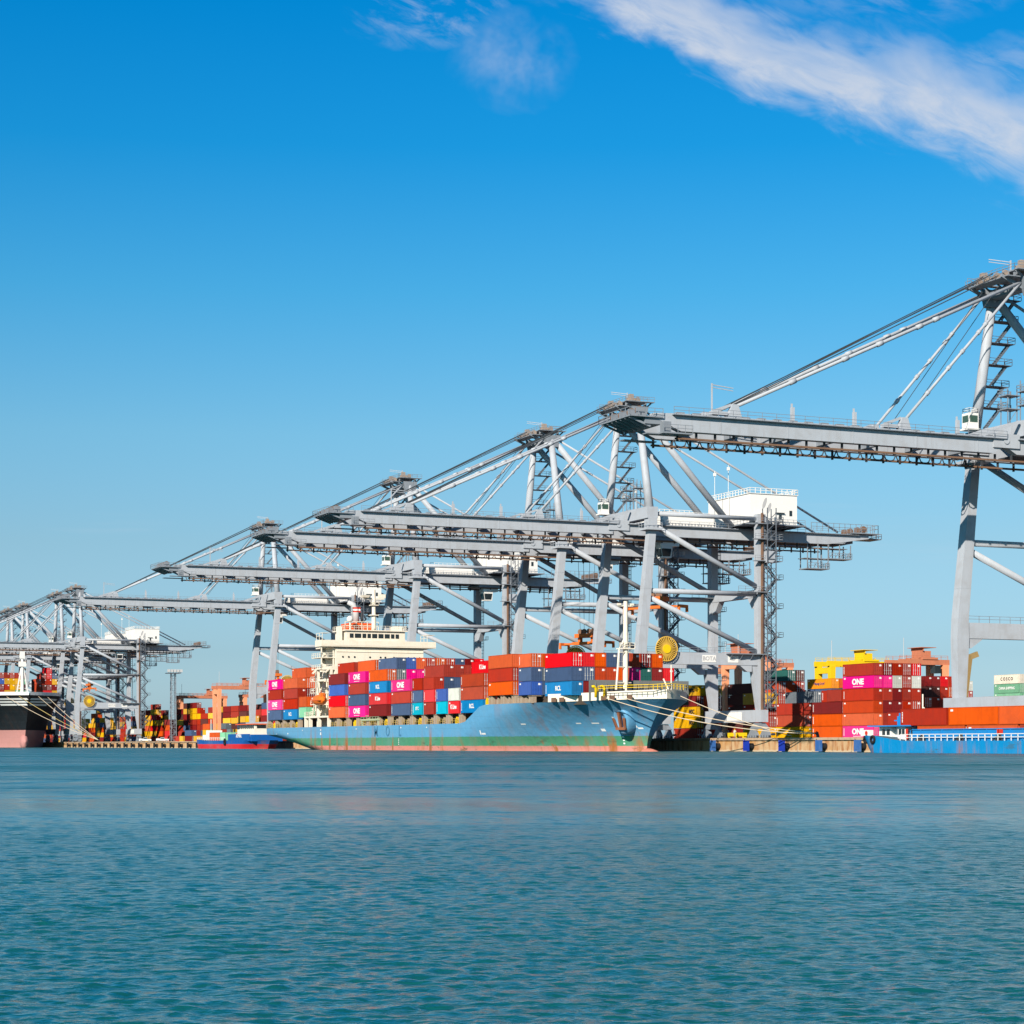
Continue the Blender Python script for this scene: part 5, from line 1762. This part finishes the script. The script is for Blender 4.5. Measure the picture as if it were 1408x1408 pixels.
RB = hull_mat('blue_red_coaster_paint', [(1.5, (.50, .015, .02)), (99, (.006, .075, .28))], .25)
cb2, off = barge('coaster', 189.5, 5.6, 617.0, 689.0, 2.7, .4, RB, 'small blue coaster with red bottom and cream wheelhouse behind the ship stern', 'boat')
mb = MB()
for side in (-1, 1):
    mb.box(189.5 + side * 5.0, 189.5 + side * 5.3, 622, 646, 2.4, 4.7)
mb.box(184.5, 194.5, 620.0, 621.9, 2.4, 4.5)
aft = mb.build('raised_quarter', paint('coaster_blue', (.006, .10, .36), .5, .3), cb2, off)
letter('ADMIRAL', 1.5, WLET, aft, (-5.33, 637.5 - 657, 4.05), FACE_SEA, bold=.02)
letter('SEA TRADER', .95, WLET, aft, (-5.33, 636.5 - 657, 2.95), FACE_SEA, bold=.01) if False else None
mb = MB().box(185.6, 193.6, 621, 640, 2.6, 6.2)
cw = mb.build('wheelhouse', CREAM, cb2, off)
mb = MB()
for k in range(8):
    mb.box(185.52, 185.59, 622 + k * 2.2, 623.3 + k * 2.2, 6.5, 7.4)
MB().box(185.8, 193.4, 621, 638.5, 6.21, 7.6).build('bridge', CREAM, cw, off)
mb.box(186.4, 193, 620.9, 620.99, 6.5, 7.4)
mb.build('window', GLASS, cw, off)
MB().box(185.2, 194.0, 620.4, 641, 7.62, 7.95).build('roof', paint('coral_roof', (.75, .13, .05), .5, .2), cw, off)
MB().cyl((187, 646, 3.6), (192, 646, 3.6), 1.5, 14).build('winch', REDM, cb2, off)
MB().rail([(184.3, 650, 2.68), (184.3, 684, 2.68)], 1.0, 2.2, .05).build('railing', WHITE, cb2, off)
MB().box(186, 193, 679.5, 683.5, 2.65, 4.6).box(187, 192, 680.5, 682.7, 4.61, 6.2).build('deck_house', WHITE, cb2, off)
MB().tube([(189.5, 685.5, 2.7), (189.5, 685.5, 10)], .14, 8).build('mast', CREAM, cb2, off)
X = 183.7
MB().tube([(X, 648 + .9 * math.cos(2 * math.pi * k / 16), 2.2 + .9 * math.sin(2 * math.pi * k / 16)) for k in range(17)], .3, 8).build('tyre_fender', BLACK, cb2, off)
for i, (y, c, L) in enumerate(((665.5, 'O', 12.19), (658.6, 'G', 6.06), (651.6, 'G', 6.06))):
    container(188.0, y, 2.7, c, L, f"{CC[c][0]} container on the small coaster deck, {['left', 'middle', 'right'][i]} of three", 'containers on the coaster', 1)

# ------------------------------------------------------------------ yard gantries
def rtg(x, y, span, h, col, girder, label, cat='yard crane', trolley=.6):
    root = empty('yard_gantry', (x + span / 2, y, QZ), label, cat, 'wheeled gantries over the container yard')
    off = (x + span / 2, y, QZ)
    for X in (x, x + span):
        for yy in (y - 3.6, y + 3.6):
            MB().frust((X - .55, X + .55, yy - .7, yy + .7, QZ + 2.4), (X - .8, X + .8, yy - .95, yy + .95, QZ + h)).build('leg', col, root, off)
        MB().box(X - .7, X + .7, y - 5.6, y + 5.6, QZ + 1.5, QZ + 2.39).build('sill_beam', col, root, off)
        MB().box(X - .75, X + .75, y - 2.6, y + 2.6, QZ + h - 2.2, QZ + h - .4).build('cross_beam', col, root, off)
        for yy in (y - 4.6, y - 3.0, y + 3.0, y + 4.6):
            MB().cyl((X - .35, yy, QZ + .75), (X + .35, yy, QZ + .75), .75, 14).build('wheel', BLACK, root, off)
    for yy in (y - 3.4, y + 3.4):
        MB().box(x - 1.4, x + span + 1.4, yy - .55, yy + .55, QZ + h + .003, QZ + h + 1.5).rail([(x - 1.2, yy, QZ + h + 1.5), (x + span + 1.2, yy, QZ + h + 1.5)], 1.1, 2.2, .05).build('girder', girder, root, off)
    tx = x + span * trolley
    tr = MB().box(tx - 2.6, tx + 2.6, y - 4.2, y + 4.2, QZ + h + 1.52, QZ + h + 2.1).box(tx - 1.8, tx + 1.4, y - 2.4, y + 2.4, QZ + h + 2.11, QZ + h + 4.0).box(tx - 2.6, tx + 2.6, y - 3.4, y + 3.4, QZ + h + 4.9, QZ + h + 5.05).box(tx - 1.6, tx - 1.4, y - 3, y + 3, QZ + h + 4.0, QZ + h + 4.9)
    tr = tr.build('trolley', girder, root, off)
    MB().box(tx + 1.4, tx + 3.4, y - 4.4, y - 2.2, QZ + h - 2.4, QZ + h - .2).build('operator_cab', GLASS, tr, off)
    MB().box(x - .9, x + .9, y - 5.2, y - 3.2, QZ + 2.41, QZ + 5.0).build('engine_house', col, root, off)
    MB().cyl((x, y - 3.6, QZ + h + 1.5), (x, y - 3.6, QZ + h + 7.5), .08, 6).build('aerial', SILVER, root, off)
    return root
rtg(242, 866, 23, 22.8, PEACH, REDBROWN_M, 'orange yard gantry with the tallest legs, just left of the pale crane legs')
rtg(272, 1044, 23, 22.8, PEACH, REDBROWN_M, 'orange yard gantry behind the lattice light mast, trolley at its right end', trolley=.72)
rtg(296, 1010, 23, 22.8, PEACH, REDBROWN_M, 'orange yard gantry seen through the taller gantry at left')
rtg(315, 555, 23, 22.8, PEACH, REDBROWN_M, 'orange yard gantry whose leg rises beside the far landside leg of the bow crane')
rtg(290, 504, 9.5, 22.2, PEACH, REDBROWN_M, 'narrow orange yard gantry behind the crane elevator tower', trolley=.3)
rtg(335, 489, 14, 21.4, PEACH, REDBROWN_M, 'orange yard gantry above the tall lettered container block', trolley=.62)
rtg(360, 448, 23, 22.0, PEACH, REDBROWN_M, 'orange yard gantry at the right edge beside the ivory container')
rtg(331, 520, 19, 22.0, YELLOW_M, YELLOW_M, 'yellow yard gantry left of the tall lettered container block', trolley=.72)

# ------------------------------------------------------------------ light mast, reach boom, fenders, bollards, ropes
lm = empty('light_mast', (253, 984, QZ), 'tall lattice light mast with a ring of lamps, left of the orange gantries', 'light mast')
mb = MB()
for a in (-1, 1):
    for b_ in (-1, 1):
        mb.beam((253 + a * 1.25, 984 + b_ * 1.25, QZ), (253 + a * 1.0, 984 + b_ * 1.0, QZ + 33.5), .3, .3)
z = QZ
k = 0
while z < QZ + 32:
    for b_ in (-1, 1):
        mb.beam((251.8, 984 + b_ * 1.2, z), (254.2, 984 + b_ * 1.2, z), .18, .18)
        mb.beam((253 - 1.2 * (1 if k % 2 else -1), 984 + b_ * 1.2, z), (253 + 1.2 * (1 if k % 2 else -1), 984 + b_ * 1.2, z + 2.4), .16, .16)
    z += 2.4; k += 1
mb.build('mast', CRANE_D, lm, (253, 984, QZ))
MB().box(249.8, 256.2, 980.8, 987.2, QZ + 33.5, QZ + 33.8).rail([(249.8, 980.8, QZ + 33.8), (256.2, 980.8, QZ + 33.8), (256.2, 987.2, QZ + 33.8)], 1.1, 1.2, .06).build('platform', CRANE_D, lm, (253, 984, QZ))
for k in range(5):
    X = 249.9 + k * 1.55
    MB().box(X - .6, X + .6, 980.2, 980.7, QZ + 34.1, QZ + 35.4).build('lamp', SILVER, lm, (253, 984, QZ))

rs_ = empty('reach_stacker_boom', (300, 408, QZ), 'slanted brown lifting boom rising behind the shaded maroon block', 'lifting machine')
MB().beam((298.0, 408, QZ + 2.5), (300.6, 408, QZ + 20.2), 1.0, 1.1).beam((300.5, 408, QZ + 19.8), (302.6, 407.6, QZ + 20.6), .9, 1.3).build('boom', paint('brown_boom', (.33, .22, .09), .6, .3), rs_, (300, 408, QZ))
MB().box(296, 303, 406, 410, QZ + .8, QZ + 2.6).build('chassis', YELLOW_M, rs_, (300, 408, QZ))
for X in (297, 302):
    for yy in (405.7, 410.3):
        MB().cyl((X, yy - .4, QZ + .85), (X, yy + .4, QZ + .85), .85, 14).build('wheel', BLACK, rs_, (300, 408, QZ))

def fender_proto():
    root = empty('quay_fender', (QX, 0, 1.1), 'tmp', 'fender', 'rubber fenders along the quay wall')
    MB().box(-1.35, -1.05, -.95, .95, -1.0, 1.05).box(-1.38, -1.351, -.8, .8, -.6, -.5).build('panel', FENDER_B, root)
    MB().cyl((-1.05, 0, -.1), (.25, 0, -.1), .62, 14).build('rubber_cone', BLACK, root)
    MB().beam((-1.2, .9, .7), (-.05, 2.6, 1.25), .09, .09).beam((-1.2, .9, -.2), (-.05, 2.4, .4), .09, .09).build('chain', DARK, root)
    return root
fp = fender_proto()
fy = [301.9, 314.4, 327.1, 340.0, 352.9]
FL = ['blue fender on the quay wall, half hidden by the barge end', 'blue fender on the quay wall, just left of the barge', 'darker blue fender on the quay wall, second left of the barge', 'darker blue fender below the crane foot, third left of the barge',
      'blue fender on the quay wall nearest the ship bow']
first = True
for i, y in enumerate(fy):
    c = fp if first else copy_tree(fp)
    first = False
    c.location = (QX, y, 1.1)
    c['label'] = FL[i]
    if i in (2, 3):
        for ch in c.children:
            if ch.name.startswith('panel'):
                set_mat(ch, FENDER_D)
y = 700.0
n_ = 0
while y < 975:
    c = copy_tree(fp)
    c.location = (QX, y, 1.1)
    c['label'] = 'small distant fender on the quay wall left of the coaster'
    c['group'] = 'distant fenders along the left part of the quay wall'
    for ch in c.children:
        if ch.name.startswith('panel'):
            set_mat(ch, BLACK)
    y += 12.9
    n_ += 1

def bollard(y, label):
    r = empty('bollard', (QX + 1.0, y, QZ), label, 'bollard', 'mooring bollards on the quay edge')
    MB().tube([(0, 0, 0), (0, 0, .45), (-.15, 0, .7), (-.3, 0, .95), (-.2, 0, 1.05)], [.32, .26, .3, .38, .2], 12).build('post', DARK, r, (0, 0, 0), True)
    MB().box(-.5, .5, -.5, .5, .004, .06).build('base_plate', RUST, r)
    return r
bollard(318.2, 'small bollard left of the barge holding the two long ropes')
bollard(352.0, 'small bollard near the ship bow under the crane foot')
bollard(912.0, 'distant bollard holding the black ship ropes')

def rope(p, q, sag, r, label, mat=ROPE, n=18):
    p, q = Vector(p), Vector(q)
    o = bpy.data.objects.new('mooring_rope', None)
    pts = []
    for i in range(n + 1):
        t = i / n
        v = p.lerp(q, t)
        v.z -= sag * 4 * t * (1 - t)
        pts.append(v)
    mid = pts[n // 2]
    o = MB().tube(pts, r, 6).build('mooring_rope', mat, None, mid, True)
    o.location = mid
    return tag(o, label, 'rope', 'mooring ropes')
rope((SX - sb(347.8, 10.8) - .1, 347.8, zdk(347.8) + .3), (QX + .8, 318.2, QZ + .7), 1.5, .085, 'pale mooring rope from the blue bow to the bollard left of the barge')
rope((SX - sb(345.2, 10.8) - .1, 345.2, zdk(345.2) + .3), (QX + .9, 318.4, QZ + .8), .9, .085, 'tighter pale mooring rope from the blue bow to the same bollard')
rope((SX + sb(341, 11) - .2, 341.0, zdk(341) + .5), (QX + .9, 327.0, QZ + .3), .5, .075, 'short pale rope from the far side of the blue bow to the quay')
for i, (x, y, z, sg) in enumerate(((170, 968, 23.6, 2.4), (175, 964.5, 23.9, 1.6), (184, 964.5, 23.8, 1.8), (189, 968, 23.6, 1.4))):
    rope((x, y, z), (QX + .8, 912.0 + i * .2, QZ + .7), sg * .6, .11, 'pale mooring rope from the black bow, ' + ['lowest of the four', 'second lowest of the four', 'second highest of the four', 'highest of the four'][i], ROPE if i != 1 else paint('yellow_rope', (.55, .42, .16), .8, .2))

# ------------------------------------------------------------------ small things on the quay
def pickup(x, y, label, rz=0.0):
    r = empty('pickup_truck', (x, y, QZ), label, 'pickup truck', 'white pickup trucks on the quay', rz)
    mb = MB().box(-.9, .9, -2.6, 2.6, .45, .95).frust((-.88, .88, -1.1, 1.0, .953), (-.74, .74, -.6, .7, 1.75))
    mb.box(-.9, .9, 1.05, 1.1, .953, 1.3).box(-.9, -.84, 1.1, 2.6, .953, 1.3).box(.84, .9, 1.1, 2.6, .953, 1.3).box(-.9, .9, 2.55, 2.6, .953, 1.3)
    mb.frust((-.88, .88, -2.6, -1.1, .953), (-.84, .84, -2.45, -1.1, 1.12))
    mb.build('body', WHITE, r)
    MB().frust((-.87, -.86, -.95, .85, 1.1), (-.78, -.77, -.58, .62, 1.66)).frust((.86, .87, -.95, .85, 1.1), (.77, .78, -.58, .62, 1.66)).frust((-.75, .75, -1.04, -1.0, 1.1), (-.68, .68, -.66, -.62, 1.68)).build('window', GLASS, r)
    for sx in (-1, 1):
        for yy in (-1.7, 1.7):
            w_ = MB().cyl((sx * .72, yy, .38), (sx * .95, yy, .38), .38, 14).build('wheel', BLACK, r)
            MB().cyl((sx * .951, yy, .38), (sx * .97, yy, .38), .2, 10).build('rim', SILVER, w_)
    return r
pickup(212.0, 872, 'white pickup truck on the far quay, left of the two', R(70))
pickup(212.0, 842, 'white pickup truck on the far quay, right of the two', R(70))

yb_ = empty('edge_barrier', (203.2, 351.0, QZ), 'low yellow steel barrier on the quay edge by the crane foot', 'barrier')
MB().box(-.35, .35, -3.2, 3.2, .35, 1.05).build('panel', YELLOW_M, yb_)
for k in (-2.8, 0, 2.8):
    MB().box(-.4, .4, k - .15, k + .15, 0, .348).build('foot', YELLOW_M, yb_)

def person(x, y, label, shirt, trousers, rz=0.0):
    """One skinned body, standing, one arm bent; helmet, vest and trousers as materials of the same surface."""
    P_ = {'pel': (0, 0, .95, .15), 'waist': (0, 0, 1.12, .14), 'chest': (0, 0, 1.34, .17), 'neck': (0, 0, 1.52, .065), 'head': (0, -.02, 1.62, .10), 'crown': (0, -.02, 1.72, .08),
          'lh': (-.10, 0, .90, .10), 'lk': (-.12, -.03, .50, .075), 'la': (-.13, 0, .10, .055), 'lt': (-.13, -.16, .05, .045),
          'rh': (.10, 0, .90, .10), 'rk': (.13, -.06, .50, .075), 'ra': (.15, .05, .10, .055), 'rt': (.15, -.11, .05, .045),
          'ls': (-.20, 0, 1.43, .075), 'le': (-.28, .03, 1.15, .055), 'lw': (-.27, -.10, .93, .042), 'lf': (-.27, -.14, .84, .04),
          'rs': (.20, 0, 1.43, .075), 're': (.30, .02, 1.16, .055), 'rw': (.20, -.20, 1.12, .042), 'rf': (.14, -.27, 1.13, .04)}
    E_ = [('pel', 'waist'), ('waist', 'chest'), ('chest', 'neck'), ('neck', 'head'), ('head', 'crown'), ('pel', 'lh'), ('lh', 'lk'), ('lk', 'la'), ('la', 'lt'), ('pel', 'rh'), ('rh', 'rk'), ('rk', 'ra'), ('ra', 'rt'),
          ('chest', 'ls'), ('ls', 'le'), ('le', 'lw'), ('lw', 'lf'), ('chest', 'rs'), ('rs', 're'), ('re', 'rw'), ('rw', 'rf')]
    keys = list(P_)
    me = bpy.data.meshes.new('person')
    me.from_pydata([P_[k][:3] for k in keys], [(keys.index(a), keys.index(b)) for a, b in E_], [])
    o = bpy.data.objects.new('person', me)
    COL.objects.link(o)
    md = o.modifiers.new('skin', 'SKIN')
    for i, k in enumerate(keys):
        me.skin_vertices[0].data[i].radius = (P_[k][3], P_[k][3])
    me.skin_vertices[0].data[0].use_root = True
    o.modifiers.new('sub', 'SUBSURF').levels = 1
    bpy.context.view_layer.update()
    nm = bpy.data.meshes.new_from_object(o.evaluated_get(bpy.context.evaluated_depsgraph_get()))
    bpy.data.objects.remove(o)
    nm.name = 'person'
    nm.materials.clear()
    for mt in (paint('skin', (.42, .24, .15), .6, .0, streak=False), shirt, trousers, paint('dark_boots', (.05, .04, .035), .7, .0, streak=False)):
        nm.materials.append(mt)
    for p_ in nm.polygons:
        c = p_.center
        p_.material_index = 3 if c.z < .13 else 2 if c.z < .98 else 0 if (c.z > 1.5 or (abs(c.x) > .22 and c.z < .95) or (c.y < -.2)) else 1
        p_.use_smooth = True
    r = link('person', nm)
    r.location = (x, y, QZ + .012)
    r.rotation_euler = (0, 0, rz)
    tag(r, label, 'person')
    bm = bmesh.new()
    bmesh.ops.create_uvsphere(bm, u_segments=14, v_segments=8, radius=.135)
    bmesh.ops.delete(bm, geom=[v for v in bm.verts if v.co.z < -.01], context='VERTS')
    hm = bpy.data.meshes.new('helmet'); bm.to_mesh(hm); bm.free()
    hm.materials.append(YELLOW_M)
    h = link('helmet', hm, r); h.location = (0, -.02, 1.68)
    return r
person(201.6, 349.2, 'worker in pale clothes and yellow helmet standing by the crane bogies', paint('pale_shirt', (.62, .60, .50), .9, .1, streak=False), paint('khaki_trousers', (.40, .37, .28), .9, .1, streak=False), R(-60))

# ------------------------------------------------------------------ the containers that show only as slivers or not at all, as one mass
if REST:
    codes = sorted({r_[3] for r_ in REST})
    mb = MB()
    for (x, y, z, code, L) in REST:
        m_ = codes.index(code)
        mb.box(x - CW / 2, x + CW / 2, y, y + L, z, z + CH - .03, m_)
        for k in range(4):      # door rods and the seam between the leaves
            X = x - .8 + k * .53
            mb.box(X - .03, X + .03, y - .03, y - .002, z + .12, z + CH - .15, m_)
    o = mb.build('stacked_containers', [CMAT[c] for c in codes])
    tag(o, 'the many more containers deep inside and behind the stacks', 'containers', None, 'stuff')
